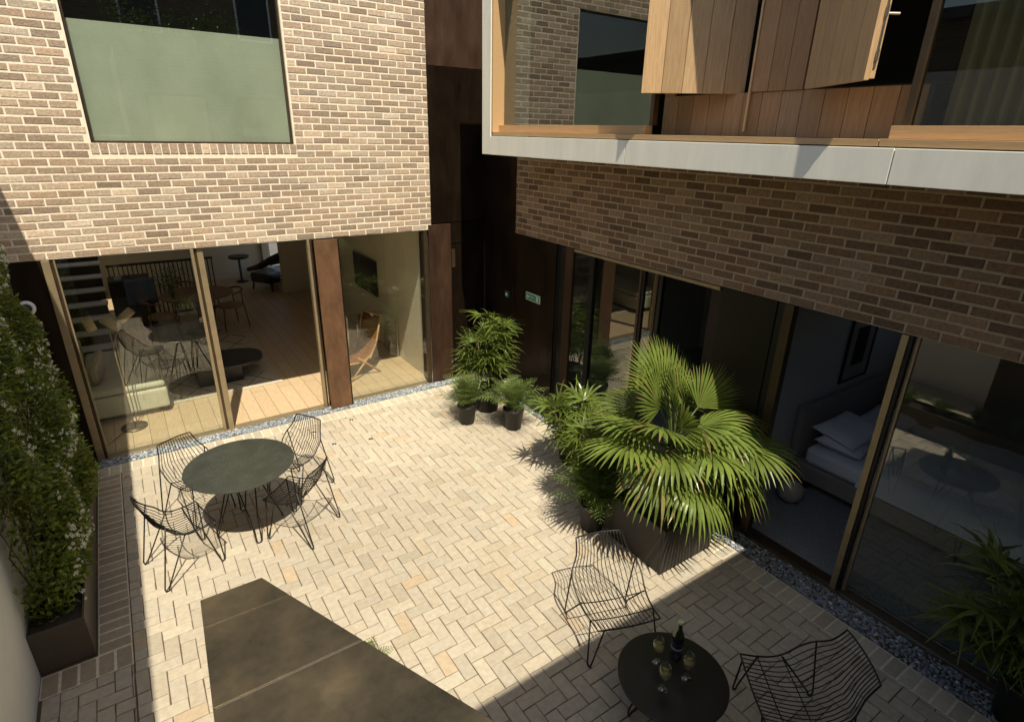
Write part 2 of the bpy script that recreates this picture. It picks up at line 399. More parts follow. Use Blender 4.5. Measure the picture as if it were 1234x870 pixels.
# ================================================================ CORNER BRONZE CLADDING
cc = thing('metal_cladding', 'dark bronze metal panels lining the corner between the two brick walls', 'metal cladding', (0, 0, 0))
def panel(nm, a, mt, bv=.003, par=cc): return B(*a).build(nm, mt, par, bevel=bv)
panel('panel', (-.903, -.01, .004, .03, 4.445, 5.64), M_bronze_red)
panel('panel', (-.903, -.01, .004, .03, 2.44, 4.437), M_bronze)  # corner's shade put into this near-black metal; top and left panels stay redder
panel('panel', (-.96, -.605, -.012, .03, -.0, 2.425), M_bronze_red)
panel('panel', (-.597, -.01, .004, .03, 2.135, 2.425), M_bronze)
panel('door_leaf', (-.597, -.03, .012, .04, .01, 2.127), M_bronze)
B(-.592, -.535, -.004, .012, 1.78, 2.05).build('closer_box', M_brassdk, cc)
panel('panel', (-.01, .02, -.783, .003, 0, 3.40), M_bronze)
panel('panel', (-.006, .02, -1.735, -.787, 0, 2.355), M_bronze)
panel('panel', (-.0, .02, -.78, .0035, 3.404, 5.64), M_bronze)
B(-.97, .0, .042, .3, 0, 5.64).build('backing', M_darkroom, cc)
B(.022, .3, -1.735, .0, 0, 2.355).build('backing', M_darkroom, cc)
B(.0, .3, .0, .3, 0, 5.64).box(.022, .3, -.785, -.001, 2.36, 5.64).build('backing', M_darkroom, cc)

# exit sign
es = thing('exit_sign', 'small green and white exit sign on the dark bronze panel', 'exit sign', (-.0065, -1.265, 1.54))
B(-.006, 0, -.165, .165, -.055, .055).build('plate', M_signwhite, es)
gm = MB()
for c_, wd_ in ((.105, .09), (.0, .10), (-.105, .09)): gm.box(-.008, -.0062, c_-wd_/2, c_+wd_/2, -.043, .043)
gm.build('green_field', M_signgreen, es)
pm = MB(); xq = (-.0095, -.0082)
def flat(pts): pm.add([(xq[1], y, z) for y, z in pts], [tuple(range(len(pts)))]); pm.add([(xq[0], y, z) for y, z in pts], [tuple(range(len(pts)))])
flat([(.138, 0), (.108, .03), (.108, .011), (.075, .011), (.075, -.011), (.108, -.011), (.108, -.03)]); pm.build('arrow', M_signwhite, es); pm = MB()
flat([(-.13, -.036), (-.13, .036), (-.085, .036), (-.085, -.036)]); pm.build('door_symbol', M_signwhite, es); pm = MB()
for s_ in ([(.006, .036), (.014, .028), (.006, .02), (-.002, .028)], [(.012, .018), (-.004, .018), (-.01, -.004), (.006, -.006)], [(.006, -.004), (.022, -.03), (.03, -.026), (.012, -.0)], [(-.008, -.002), (-.022, -.018), (-.038, -.016), (-.036, -.01), (-.02, -.011), (-.002, .002)], [(-.004, .016), (-.022, .004), (-.028, .008), (-.006, .02)], [(.012, .016), (.026, .004), (.03, .01), (.016, .02)]): flat(s_)
pm.build('running_figure', M_signwhite, es)
kp = thing('alarm_call_point', 'small green box on the dark corner panel left of the exit sign', 'call point', (-.0105, -.65, 1.45))
B(-.03, 0, -.045, .045, -.045, .045).build('case', mat('callpoint_green', (.03, .10, .07), .4), kp, bevel=.006)
B(-.032, -.0303, -.025, .025, -.02, .02).build('window', M_signwhite, kp)

# ================================================================ PROJECTING BOX WINDOW
bw = thing('window_box', 'white framed projecting upper window box with timber shutters and glass', 'window box', (0, 0, 0))
XF = -.70; Y0, Y1 = -1.045, -7.7
fm = MB()
for a, b in ((Y0-.19, -3.497), (-3.503, -5.717), (-5.723, Y1)): fm.box(XF, XF+.03, b, a, 3.408, 3.614)
fm.box(XF, XF+.03, Y0-.187, Y0, 3.408, 5.5)
fm.box(XF+.03, -.001, Y1, Y0-.002, 3.412, 3.45).box(XF+.03, -.03, Y0-.03, Y0-.002, 3.452, 5.5)
fm.build('outer_frame', M_panel, bw, bevel=.003)
MB().box(XF+.031, XF+.05, Y1, Y0-.19, 3.455, 3.618).build('shadow_gap', M_blk, bw)
sl_ = MB(); sl_.box(XF+.012, -.28, -5.612, -1.24, 3.622, 3.662).box(XF+.012, -.3, Y1, -5.618, 3.622, 3.664)
sl_.box(-.60, -.51, -3.62, -1.25, 3.664, 3.738).box(-.615, -.51, Y1, -5.63, 3.666, 3.738)
sl_.build('sill', M_cedarlite, bw, bevel=.002)
jb = MB(); jb.box(XF+.012, -.52, -1.262, -1.237, 3.62, 5.5)
jb.build('jamb', M_cedarlite, bw)
gp = MB(); gp.add([(-.53, -1.262, 3.73), (-.53, -3.62, 3.73), (-.53, -3.62, 5.5), (-.53, -1.262, 5.5)], [(0, 1, 2, 3)]); gp.build('pane', M_glassU, bw)
gp = MB(); gp.add([(-.53, -5.70, 3.73), (-.53, Y1, 3.73), (-.53, Y1, 5.5), (-.53, -5.70, 5.5)], [(0, 1, 2, 3)]); gp.build('pane', glass('glazing_right', .08, (.6, .62, .52)), bw)
for a_ in (-3.66, -5.70): B(-.56, -.50, a_, a_+.038, 3.74, 5.5).build('mullion', M_brassdk, bw)
def boards(y_a, y_b, z_a, z_b, x, th=.022, w_=.165, lite=0.):
    mbb = MB(); n_ = max(1, round((y_b-y_a)/w_)); p_ = (y_b-y_a)/n_
    for k in range(n_):
        c = tone((.34+lite, .20+lite*.7, .10+lite*.4), .16, .05); mbb.box(x, x+th, y_a+k*p_+.0018, y_a+(k+1)*p_-.0018, z_a, z_b, c)
    return mbb
boards(-5.64, -3.50, 3.665, 3.985, -.26, w_=.16).build('lower_boards', M_cedar, bw, bevel=.002)
cs = boards(-4.815, -4.392, 3.987, 5.5, -.275, w_=.14); cs.box(-.285, -.262, -4.39, -4.372, 3.70, 5.5, (.62, .42, .22)); cs.build('centre_boards', M_cedar, bw, bevel=.002)
boards(-3.62, -3.5, 3.987, 5.5, -.262).build('edge_boards', M_cedar, bw)
B(-.24, -.05, -5.66, -3.5, 3.66, 3.98).build('wall_core', M_darkroom, bw)
def shutter(hx, hy, fx, fy, lab, strip):
    d = Vector((fx-hx, fy-hy, 0)); L_ = d.length; a = math.atan2(d.y, d.x); mbb = MB(); n_ = 5; p_ = L_/n_
    s_ = 1 if strip else -1
    for k in range(n_): mbb.box(k*p_+.0015, (k+1)*p_-.0015, 0, s_*.03, 0, 1.45, tone((.42, .27, .14), .13, .04))
    xf = Matrix.Translation((hx, hy, 3.98)) @ Matrix.Rotation(a, 4, 'Z')
    sh = mbb.build('shutter', M_cedar, bw, xf=xf, bevel=.002); sh['label'] = lab
    e = MB().box(.01, L_-.003, s_*.0305, s_*.062, .01, 1.44); e.build('shutter_core', M_cedarlite, sh, xf=xf)
    if strip:
        q = MB(); q.box(L_-.0025, L_+.002, s_*.040, s_*.052, .06, 1.4)
        for zz in (.1, .32, .5, .9, 1.3): q.box(L_+.002, L_+.006, s_*.038, s_*.054, zz, zz+.06)
        q.build('lock_strip', M_steel, sh, xf=xf)
        MB().tube([xf @ Vector((L_-.01, s_*.062, .34)), xf @ Vector((L_-.01, s_*.125, .34))], .008, 8).build('handle', M_steel, sh)
shutter(-.225, -4.298, -.785, -3.712, 'open cedar shutter on the left, its outer boards in sun', False)
shutter(-.375, -4.885, -.80, -5.50, 'open cedar shutter on the right with steel lock strip', True)
B(-.20, 3, -5.7, -3.5, 3.985, 4.0).build('reveal_base', M_darkroom, bw)
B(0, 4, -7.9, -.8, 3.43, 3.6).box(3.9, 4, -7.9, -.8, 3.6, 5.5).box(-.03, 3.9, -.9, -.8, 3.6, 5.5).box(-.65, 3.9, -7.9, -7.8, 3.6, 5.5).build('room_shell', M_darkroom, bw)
MB().box(XF, 4.1, Y1-.2, Y0, 5.505, 5.65).build('roof', M_panel, bw)
# curtain behind the right pane
cu = MB(); vs = []; fs = []
for k in range(41):
    y_ = -5.80-.55*k/40; x_ = -.36+.035*sin(k*1.15)
    vs += [(x_, y_, 3.67), (x_, y_, 5.48)]
for k in range(40): fs.append((2*k, 2*k+2, 2*k+3, 2*k+1))
cu.add(vs, fs); tag(cu.build('curtain', mat('curtain_cloth', (.30, .27, .17), .9), None, True), 'long olive beige curtain hanging behind the right upper pane', 'curtain')

# ================================================================ BACK GLAZING (living room)
ga = thing('glazed_screen', 'bronze framed sliding glass screen of the living room under sunlit brick', 'glass doors', (0, 0, 0))
H = 2.352
B(-5.645, -5.305, -.0, .05, 0, H).build('side_panel', M_bronze, ga)
B(-5.303, -5.235, -.012, .06, .008, H).build('frame', M_brass, ga, bevel=.003)
B(-5.234, -5.205, .01, .05, .008, H).build('frame', M_brassdk, ga)
B(-5.204, -5.19, .0, .04, .008, H).build('frame', M_brass, ga)
def pane(x0_, x1_, y_, mt=M_glass, par=ga):
    q = MB(); q.add([(x0_, y_, .01), (x1_, y_, .01), (x1_, y_, H), (x0_, y_, H)], [(0, 1, 2, 3)]); return q.build('pane', mt, par)
pane(-5.19, -3.955, .02)
B(-3.958, -3.925, .0, .045, .008, H).build('mullion', M_brass, ga, bevel=.002)
B(-3.923, -3.895, .03, .05, .008, H).build('mullion', M_brassdk, ga)
B(-3.893, -3.83, .025, .075, .008, H).build('mullion', M_brass, ga, bevel=.002)
B(-2.655, -2.625, -.02, .06, .008, H).build('mullion', M_brass, ga, bevel=.002)
B(-2.622, -2.60, .0, .08, .008, H).build('mullion', M_brassdk, ga)
pane(-2.27, -1.035, .02)
B(-1.035, -.985, -.004, .06, .008, H).build('frame', M_brassdk, ga)
B(-.982, -.970, -.016, .04, .008, 2.1).build('frame', M_steel, ga)
B(-5.3, -.97, -.008, .12, -.1, .004).build('track', M_brass, ga)
B(-5.64, -.95, .0, .1, H+.001, 2.3585).build('head', M_brassdk, ga)
cl = thing('steel_column', 'rust coloured weathered steel column between the glass panes', 'column', (-2.45, -.02, 0))
B(-.148, .148, -.10, -.085, .0, 2.352).build('face_plate', M_rust, cl, bevel=.002)
B(-.13, .172, -.083, .07, .0, 2.35).build('core', M_bronze, cl, bevel=.004)

# room shell, structure
def struct(nm, mb_, mt): return tag(mb_.build(nm, mt), kind='structure')
struct('room_floor', B(-5.75, -.93, .12, 8.9, -.14, 0), M_oak)
struct('room_ceiling', B(-5.75, .3, .31, 2.95, 2.40, 2.6).box(-4.95, .3, 2.95, 8.9, 2.40, 2.6).box(-5.75, -5.6, 2.95, 8.9, 2.4, 2.6).box(-5.6, -4.95, 6.6, 8.9, 2.4, 2.6), M_ceil)
struct('room_wall', B(-.95, -.7, .31, 6.6, 0, 2.4).box(-.95, -.965, .06, .31, 0, 2.36).box(-1.6, -.95, 6.6, 6.75, 0, 2.4).box(-1.6, -1.45, 6.75, 8.9, 0, .3).box(-1.6, -1.45, 8.6, 8.9, .3, 2.4), M_inwall)  # unseen opening left in the rear return wall, added to let sky light in
struct('room_back_wall', B(-5.9, -1.4, 8.7, 8.9, 0, 2.4), M_inwall)
struct('room_side_wall', B(-5.9, -5.66, .31, 8.7, 0, 2.4), M_inwall)
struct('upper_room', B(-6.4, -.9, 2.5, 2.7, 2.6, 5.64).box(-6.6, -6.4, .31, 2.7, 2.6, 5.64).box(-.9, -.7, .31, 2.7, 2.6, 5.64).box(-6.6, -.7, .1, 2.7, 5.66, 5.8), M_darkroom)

# ---- living room contents
rug = B(-4.75, -2.93, 1.22, 4.0, .002, .016)
rg = thing('rug', 'cream rug with thin dark zigzag lines on the oak floor', 'rug', (0, 0, 0)); rug.build('pile', M_rug, rg)
rl = MB()
for a in (-1, 1):
    for k in range(-6, 9):
        x_ = -4.7+k*.42; pts = []
        for s_ in range(0, 12):
            yy = 1.3+s_*.24; xx = x_+a*s_*.17
            if -4.73 < xx < -2.95: pts.append((xx, yy, .0165))
        if len(pts) > 1: rl.tube(pts, .006, 4)
rl.build('pattern_line', M_planter, rg)
ct = thing('coffee_table', 'low black coffee table with rounded top on the cream rug', 'coffee table', (-3.62, 1.85, 0.014))
def oval(a, b, n_=40, p=2.4): return [(a*abs(cos(t))**(2/p)*(1 if cos(t) > 0 else -1), b*abs(sin(t))**(2/p)*(1 if sin(t) > 0 else -1)) for t in [2*pi*k/n_ for k in range(n_)]]
MB().prism(oval(.55, .40), .27, .31).build('tabletop', M_blk, ct, bevel=.006)
MB().box(-.42, .20, -.26, .2, 0, .27).build('base', M_blk, ct, bevel=.01)
cn = thing('candle_jar', 'small glass candle jar standing on the black coffee table', 'jar', (-3.78, 1.72, .325))
MB().lathe([(.0, .002), (.045, .002), (.05, .01), (.05, .09), (.04, .1)], n=24).build('jar', M_clear, cn, True)
MB().lathe([(.0, .05), (.042, .05), (.042, .006), (0, .006)], n=24).build('wax', M_ceramic, cn, True)
# floor lamp
fl = thing('floor_lamp', 'slim floor lamp with three tilted cylindrical shades behind the left pane', 'lamp', (-4.91, .73, 0))
MB().lathe([(0, 0), (.15, 0), (.15, .018), (0, .02)], n=32).build('base', M_brassdk, fl, True)
MB().tube([(0, 0, .02), (-.01, 0, 1.46)], .008, 8).tube([(.04, .01, .02), (.02, 0, 1.2), (.16, 0, 1.46)], .006, 8).build('pole', M_brass, fl, True)
for (dx, dz, tx, ty, rr, ll) in ((-.19, 1.44, .25, -.1, .055, .17), (.02, 1.42, .9, -.35, .055, .20), (.19, 1.49, -.9, .15, .05, .18)):
    ax = Vector((tx, ty, -1 if abs(tx) < .5 else -.75)).normalized(); cc0 = Vector((dx, 0, dz)); q = ax.to_track_quat('Z', 'Y').to_matrix()
    sh = MB(); vs = []; n_ = 24
    for e in (-ll/2, ll/2):
        for k in range(n_):
            a = 2*pi*k/n_; vs.append(cc0+q @ Vector((rr*cos(a), rr*sin(a), e)))
    sh.add(vs, [(k, (k+1) % n_, n_+(k+1) % n_, n_+k) for k in range(n_)]); o = sh.build('lamp_shade', M_shade, fl, True)
    sd = o.modifiers.new('s', 'SOLIDIFY'); sd.thickness = .004
MB().tube([(-.1, -.05, .012), (-.2, -.22, .006), (-.27, -.33, .005), (-.36, -.40, .005)], .004, 6).build('cable', M_blk, fl)
# daybed / sofa
sf = thing('sofa', 'pale cream sofa with its low end facing the left pane', 'sofa', (-4.93, 1.0, 0))
MB().box(-.45, .47, .0, 1.75, .08, .36).build('base', M_upol, sf, bevel=.03)
MB().box(-.44, .46, .02, 1.72, .365, .46).build('seat_cushion', M_upol, sf, bevel=.04)
MB().box(-.67, -.455, .0, 1.75, .08, .72).build('backrest', M_upol, sf, bevel=.05)
for sx in (-.4, .42):
    for sy in (.06, 1.68): MB().box(sx-.02, sx+.02, sy-.02, sy+.02, 0, .08).build('leg', M_blk, sf)
cush = MB().box(-.19, .19, -.05, .05, -.19, .19).build('cushion', M_linengrey, bevel=.045); cush.location = (-5.18, 1.35, .66); cush.rotation_euler = (.2, -.4, 1.2)
tag(cush, 'grey square cushion leaning on the back of the pale sofa', 'cushion')
# stairs
st = thing('staircase', 'indoor staircase with dark risers and pale treads climbing at the back left', 'staircase', (0, 0, 0))
for k in range(12):
    y_ = 2.95+.23*k; z_ = .18*(k+1)
    tr_ = MB().box(-5.62, -4.98, y_, y_+.25, z_-.03, z_).build('tread', M_tread, st, bevel=.003)
    MB().box(-5.6, -5.0, y_+.03, y_+.255, z_-.18 if k else 0, z_-.031).build('riser', M_bronze, st)
rlg = thing('balustrade', 'dark slatted stair balustrade behind the dining table', 'balustrade', (0, 0, 0))
for z_ in (.05, 1.10): MB().box(-4.95, -3.1, 5.85, 5.9, z_, z_+.04).build('rail', M_blk, rlg)
sm = MB()
for k in range(24): sm.box(-4.93+k*.078, -4.91+k*.078, 5.862, 5.886, .09, 1.10)
sm.build('slats', M_blk, rlg)
dk = B(-4.96, -4.3, 5.2, 5.75, 0, .95).build('cabinet_body', M_blk, None); 
cb = thing('cabinet', 'dark low cabinet beside the indoor stairs', 'cabinet', (0, 0, 0)); dk.parent = cb
B(-4.95, -4.31, 5.185, 5.198, .04, .92).build('cabinet_door', M_planterblk, cb, bevel=.004)
th_ = MB(); vs = []; fs = []
for i in range(15):
    for j in range(9):
        t_ = j/8; vs.append((-4.72+i*.035, 5.17-.02*sin(i*1.1)*t_, .98-.5*t_+.01*sin(i)))
for i in range(14):
    for j in range(8): a = i*9+j; fs.append((a, a+1, a+10, a+9))
th_.add(vs, fs); o = th_.build('throw_blanket', M_blue, None, True); o.modifiers.new('s', 'SOLIDIFY').thickness = .012
tag(o, 'blue folded throw draped over the dark cabinet front', 'blanket')
# dining table, chairs
dt = thing('dining_table', 'round walnut dining table deep inside the living room', 'table', (-3.62, 4.45, 0))
MB().lathe([(0, .72), (.58, .72), (.62, .735), (.62, .745), (0, .75)], n=48).build('tabletop', M_wood, dt)
MB().lathe([(.30, 0), (.28, .03), (.06, .06), (.05, .72)], n=24).build('pedestal', M_wood, dt, True)
def dchair(loc, rz, lab, first=None):
    t = thing('dining_chair', lab, 'chair', loc, rz, 'walnut dining chairs')
    MB().prism(oval(.24, .22), .43, .46).build('seat', M_woodlite, t, bevel=.006)
    for sx, sy, tx, ty in ((-1, -1, .2, .19), (1, -1, .2, .19), (-1, 1, .18, .2), (1, 1, .18, .2)):
        MB().tube([(sx*tx*1.15, sy*ty*1.2, 0), (sx*tx, sy*ty, .45)], [.010, .016], 8).build('leg', M_wood, t, True)
    MB().tube([(-.24, .02, .70), (-.22, -.14, .73), (-.12, -.235, .75), (0, -.26, .76), (.12, -.235, .75), (.22, -.14, .73), (.24, .02, .70)], [.012, .016, .02, .022, .02, .016, .012], 8).build('backrest', M_wood, t, True)
    for sx in (-1, 1): MB().tube([(sx*.18, -.18, .45), (sx*.2, -.17, .73)], .011, 8).build('back_post', M_wood, t, True)
    return t
dchair((-3.10, 4.45, 0), pi/2+.3, 'walnut dining chair at the right side of the round dining table')
dchair((-3.75, 5.25, 0), pi, 'walnut dining chair behind the round dining table')
dchair((-4.25, 4.30, 0), -pi/2, 'walnut dining chair left of the round dining table beneath the leafy vase')
# stool, armchair at back
sto = thing('side_stool', 'small dark pedestal stool against the pale back wall', 'stool', (-2.25, 8.2, 0))
MB().lathe([(0, .60), (.22, .60), (.24, .62), (.24, .66), (0, .67)], n=24).build('seat', M_blk, sto)
MB().lathe([(.15, .0), (.15, .02), (.03, .05), (.03, .60)], n=20).build('pedestal', M_blk, sto, True)
arm = thing('armchair', 'dark curved armchair at the back of the living room', 'armchair', (-1.75, 7.2, 0), .6)
MB().box(-.33, .33, -.33, .33, .18, .42).build('seat', M_blk, arm, bevel=.05)
MB().tube([(-.36, .3, .5), (-.4, -.1, .62), (-.28, -.38, .78), (0, -.46, .85), (.28, -.38, .78), (.4, -.1, .62), (.36, .3, .5)], [.05, .07, .09, .1, .09, .07, .05], 10).build('backrest', M_blk, arm, True)
for sx in (-1, 1):
    for sy in (-1, 1): MB().tube([(sx*.3, sy*.3, 0), (sx*.27, sy*.27, .2)], .02, 8).build('leg', M_blk, arm)
# TV
tv = thing('television', 'flat black television mounted on the living room side wall', 'television', (-.952, 2.66, 1.2))
B(-.045, -.01, -.56, .56, -.32, .32).build('casing', M_blk, tv, bevel=.004); B(-.0475, -.0455, -.54, .54, -.30, .30).build('screen', M_screen, tv); B(-.0095, .0, -.2, .2, -.1, .1).build('bracket', M_blk, tv)
# glass desk
ds = thing('glass_desk', 'glass topped side table with chrome frame behind the right pane', 'desk', (-1.33, 1.55, 0))
B(-.36, .36, -.28, .28, .70, .712).build('tabletop', M_clear, ds); B(-.34, .34, -.26, .26, .42, .43).build('shelf', M_clear, ds)
for sx in (-1, 1):
    for sy in (-1, 1): B(sx*.34-.012, sx*.34+.012, sy*.26-.012, sy*.26+.012, 0, .70).build('leg', M_steel, ds)
bk = MB(); 
for k in range(4): bk.box(-.12+.01*k, .1-.008*k, -.08, .08, k*.028, k*.028+.026)
o = bk.build('book_pile', M_ceramic); o.location = (-1.3, 1.6, .4305); tag(o, 'small pile of pale books on the glass side table shelf', 'books')
# rattan chair
rc = thing('lounge_chair', 'teak and cane folding lounge chair behind the right pane', 'lounge chair', (-1.86, .98, 0), -1.25)
for sx in (-1, 1):
    MB().tube([(sx*.22, -.34, .30), (sx*.22, -.1, .26), (sx*.22, .14, .28), (sx*.22, .28, .50), (sx*.22, .40, .92)], .016, 8).build('side_rail', M_woodlite, rc, True)
    MB().tube([(sx*.25, -.30, 0), (sx*.25, .1, .33)], .015, 8).build('leg', M_woodlite, rc, True)
    MB().tube([(sx*.25, .30, 0), (sx*.25, -.12, .36)], .015, 8).build('leg', M_woodlite, rc, True)
sw = MB(); prof = [(-.34, .30), (-.2, .262), (-.1, .25), (.05, .255), (.14, .28), (.21, .37), (.28, .50), (.34, .70), (.40, .92)]; vs = []; fs = []
for y_, z_ in prof: vs += [(-.21, y_, z_), (-.07, y_+.01, z_-.02), (.07, y_+.01, z_-.02), (.21, y_, z_)]
for i in range(len(prof)-1):
    for k in range(3): a = i*4+k; fs.append((a, a+1, a+5, a+4))
sw.add(vs, fs); o = sw.build('cane_seat', M_wood, rc, True); o.modifiers.new('s', 'SOLIDIFY').thickness = .01
MB().tube([(-.22, .40, .92), (.22, .40, .92)], .018, 8).build('head_rail', M_woodlite, rc)
# security camera
sc = thing('security_camera', 'round white dome camera on the dark panel above the jasmine', 'camera', (-5.52, -.0005, 1.89))
xf = Matrix.Rotation(pi/2, 4, 'X')
MB().lathe([(.075, 0), (.078, .02), (.062, .034), (.046, .034), (.046, .02)], n=32).build('ring', M_white, sc, True, xf=xf)
MB().lathe([(.046, .022), (.042, .05), (.028, .07), (0, .078)], n=24).build('dome', M_blk, sc, True, xf=xf)

# ================================================================ RIGHT GLAZING (bedroom side)
gb = thing('glazed_screen', 'dark bronze sliding glass screen along the shaded right wall', 'glass doors', (0, 0, 0))
def post(y_a, y_b, mt=M_brassdk, x_a=0., x_b=.06, nm='mullion', z_=H): B(x_a, x_b, y_b, y_a, .01, z_).build(nm, mt, gb, bevel=.002)
post(-1.74, -1.90, M_black, 0.03, .09); post(-1.90, -2.045, M_bronze_red, .01, .05, 'frame')  # first post is no mullion: a black strip drawn for the dark gap
def paneB(y_a, y_b, x_=.03, mt=M_glassB):
    q = MB(); q.add([(x_, y_b, .01), (x_, y_a, .01), (x_, y_a, H), (x_, y_b, H)], [(0, 3, 2, 1)]); q.build('pane', mt, gb)
paneB(-2.045, -2.37); post(-2.37, -2.45, M_black); paneB(-2.45, -3.18); post(-3.18, -3.215, M_brassdk); post(-3.218, -3.25, M_black, .01)
paneB(-3.25, -3.41); post(-3.41, -3.445, M_brassdk); post(-3.447, -3.50, M_black, .01)
B(-.006, .045, -4.205, -2.08, 2.318, 2.3515).build('head_track', M_brass, gb)
post(-4.21, -4.78, M_doordk, .02, .05, 'door_leaf'); post(-4.785, -4.855, M_black, .03, .09); post(-4.86, -4.945, M_brassdk, 0, .08, 'frame')
post(-5.775, -5.825, M_brass, 0, .05); post(-5.827, -5.853, M_black, .01, .045); post(-5.855, -5.885, M_brass, 0.045, .08)
paneB(-5.885, -8.0, .06)
B(-.012, -.002, -8.0, -1.74, -.05, .006).box(.0, .012, -8.0, -1.74, -.05, .004).build('track', M_steel, gb)
B(.014, .13, -8.0, -1.74, -.05, .02).build('threshold', M_brassdk, gb)
struct('bedroom_floor', B(.13, 4.2, -8.1, -.9, -.14, .005), M_carpet)
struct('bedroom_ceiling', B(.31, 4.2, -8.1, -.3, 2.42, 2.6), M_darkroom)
struct('bedroom_wall', B(4.0, 4.2, -8.1, -7.2, 0, 2.42).box(4.0, 4.2, -7.2, -4.9, 0, 1.9).box(4.0, 4.2, -4.9, -.9, 0, 2.42).box(.2, 4.0, -1.1, -.9, 0, 2.42).box(.12, 4.0, -4.56, -4.44, .006, 2.42).box(.10, .118, -4.9, -4.44, .03, 2.35), M_inwallB)  # unseen high opening in the far wall, added to brighten the bedroom
struct('bedroom_partition', B(.3, .36, -4.4, -3.9, .006, 2.42).box(1.4, 1.45, -4.2, -3.75, .006, 2.42), M_walldk)
# bed : headboard at the +y side
bd_ = thing('bed', 'low upholstered double bed with pale bedding seen through the glass', 'bed', (0, 0, 0))
B(1.24, 3.0, -6.72, -4.66, .10, .30).build('bed_base', M_linengrey, bd_, bevel=.02)
B(1.27, 2.97, -6.69, -4.72, .305, .50).build('mattress', M_linen, bd_, bevel=.05)
B(1.2, 3.05, -4.655, -4.575, .05, .95).build('headboard', M_linengrey, bd_, bevel=.02)
for sx in (1.3, 2.9):
    for sy in (-6.6, -4.8): B(sx-.03, sx+.03, sy-.03, sy+.03, .006, .1).build('leg', M_blk, bd_)
dv = MB(); vs = []; fs = []; nx, ny = 30, 30
for i in range(nx+1):
    for j in range(ny+1):
        x_ = 1.215+(3.02-1.215)*i/nx; y_ = -6.76+(1.45)*j/ny
        edge = min(i, 3)/3; z_ = .535+.012*sin(x_*9+y_*4)+.01*sin(y_*13-x_*5)+.006*sin(x_*23)
        if i == 0: z_ = .33
        elif i == 1: z_ = .50
        if j == 0: z_ = min(z_, .34)
        vs.append((x_, y_, z_))
for i in range(nx):
    for j in range(ny): a = i*(ny+1)+j; fs.append((a, a+ny+1, a+ny+2, a+1))
dv.add(vs, fs); o = dv.build('duvet', M_linen, bd_, True)
def pillow(loc, rot, lab, s=(.34, .24, .075)):
    mb_ = MB(); vs = []; fs = []; n_ = 12
    for sg in (1, -1):
        for i in range(n_+1):
            for j in range(n_+1):
                a, b = 2*i/n_-1, 2*j/n_-1; hgt = ((1-a**4)*(1-b**4))**.6
                vs.append((a*s[0]*(1-.06*(1-b*b)), b*s[1]*(1-.08*(1-a*a)), sg*s[2]*hgt))
    o_ = (n_+1)**2
    for q in range(2):
        for i in range(n_):
            for j in range(n_):
                a = q*o_+i*(n_+1)+j; fs.append((a, a+1, a+n_+2, a+n_+1) if q else (a, a+n_+1, a+n_+2, a+1))
    mb_.add(vs, fs); p_ = mb_.build('pillow', M_linen, None, True); p_.location = loc; p_.rotation_euler = rot
    return tag(p_, lab, 'pillow', 'pillows on the bed')
pillow((1.63, -4.98, .585), (.05, .05, .1), 'lower white pillow of the near stack on the bed')
pillow((1.62, -4.96, .72), (.12, -.05, -.05), 'upper white pillow of the near stack on the bed')
pillow((2.50, -4.98, .59), (.1, .0, .05), 'white pillow alone on the far side of the bed')
vz = thing('vase', 'round pale ceramic vase on the bedroom carpet by the door frame', 'vase', (.90, -4.84, .006))
MB().lathe([(0, 0), (.06, .0), (.115, .05), (.135, .12), (.115, .19), (.06, .235), (.035, .245), (.035, .262), (.028, .262), (.028, .24)], n=32).build('body', M_ceramic, vz, True)
def picture(nm, loc, rz, w_, h_, lab):
    t = thing(nm, lab, 'picture', loc, rz)
    mbb = MB(); q = .03
    mbb.box(-w_/2, w_/2, -.02, 0, -h_/2, -h_/2+q).box(-w_/2, w_/2, -.02, 0, h_/2-q, h_/2).box(-w_/2, -w_/2+q, -.02, 0, -h_/2+q, h_/2-q).box(w_/2-q, w_/2, -.02, 0, -h_/2+q, h_/2-q)
    mbb.build('frame', M_blk, t); B(-w_/2+q, w_/2-q, -.01, -.002, -h_/2+q, h_/2-q).build('mount', M_linengrey, t); B(-w_*.22, w_*.22, -.013, -.011, -h_*.27, h_*.27).build('print', M_bronze, t)
picture('framed_picture', (2.3, -4.561, 1.45), 0, .62, .85, 'dark framed picture on the wall above the stacked pillows')
picture('framed_picture', (3.998, -6.9, 1.5), -pi/2, 1.0, .8, 'dark framed picture on the far wall beyond the bed foot')

# ================================================================ OTHER SIDES OF THE COURT
struct('side_wall', B(-5.9, -5.65, -9, -.0, -.1, 4.5), M_white).pop('kind', None)
o = bpy.data.objects['side_wall']; o.name = 'garden_wall'; tag(o, 'white rendered wall rising behind the jasmine planter on the left', 'wall')
sb = thing('brick_building', 'brown brick house closing the near side of the court', 'building', (0, 0, 0))
B(-4.0, 4, -11, -7.93, -.1, 5.15).build('wall', M_farbrick, sb); B(-9, -4.0, -11, -7.93, -.1, 3.4).build('terrace_wall', M_farbrick, sb)
for x_ in (-3.0, -1.2): 
    wq = B(x_-.6, x_+.6, -7.93, -7.90, 2.6, 4.3).build('window', M_brassdk, sb); B(x_-.55, x_+.55, -7.899, -7.895, 2.65, 4.25).build('pane', M_glass, wq)
B(-4.0, 4, -11, -7.93, 5.151, 5.17).build('roof', M_asphalt, sb); B(-9, -4.0, -11, -7.93, 3.401, 3.42).build('terrace_deck', M_asphalt, sb)
tb = thing('brick_building', 'tall dark brick house rising behind the near roof', 'building', (0, 0, 0))
B(-14, 8, -20, -13.5, -.1, 8.6).build('wall', M_farbrick, tb)
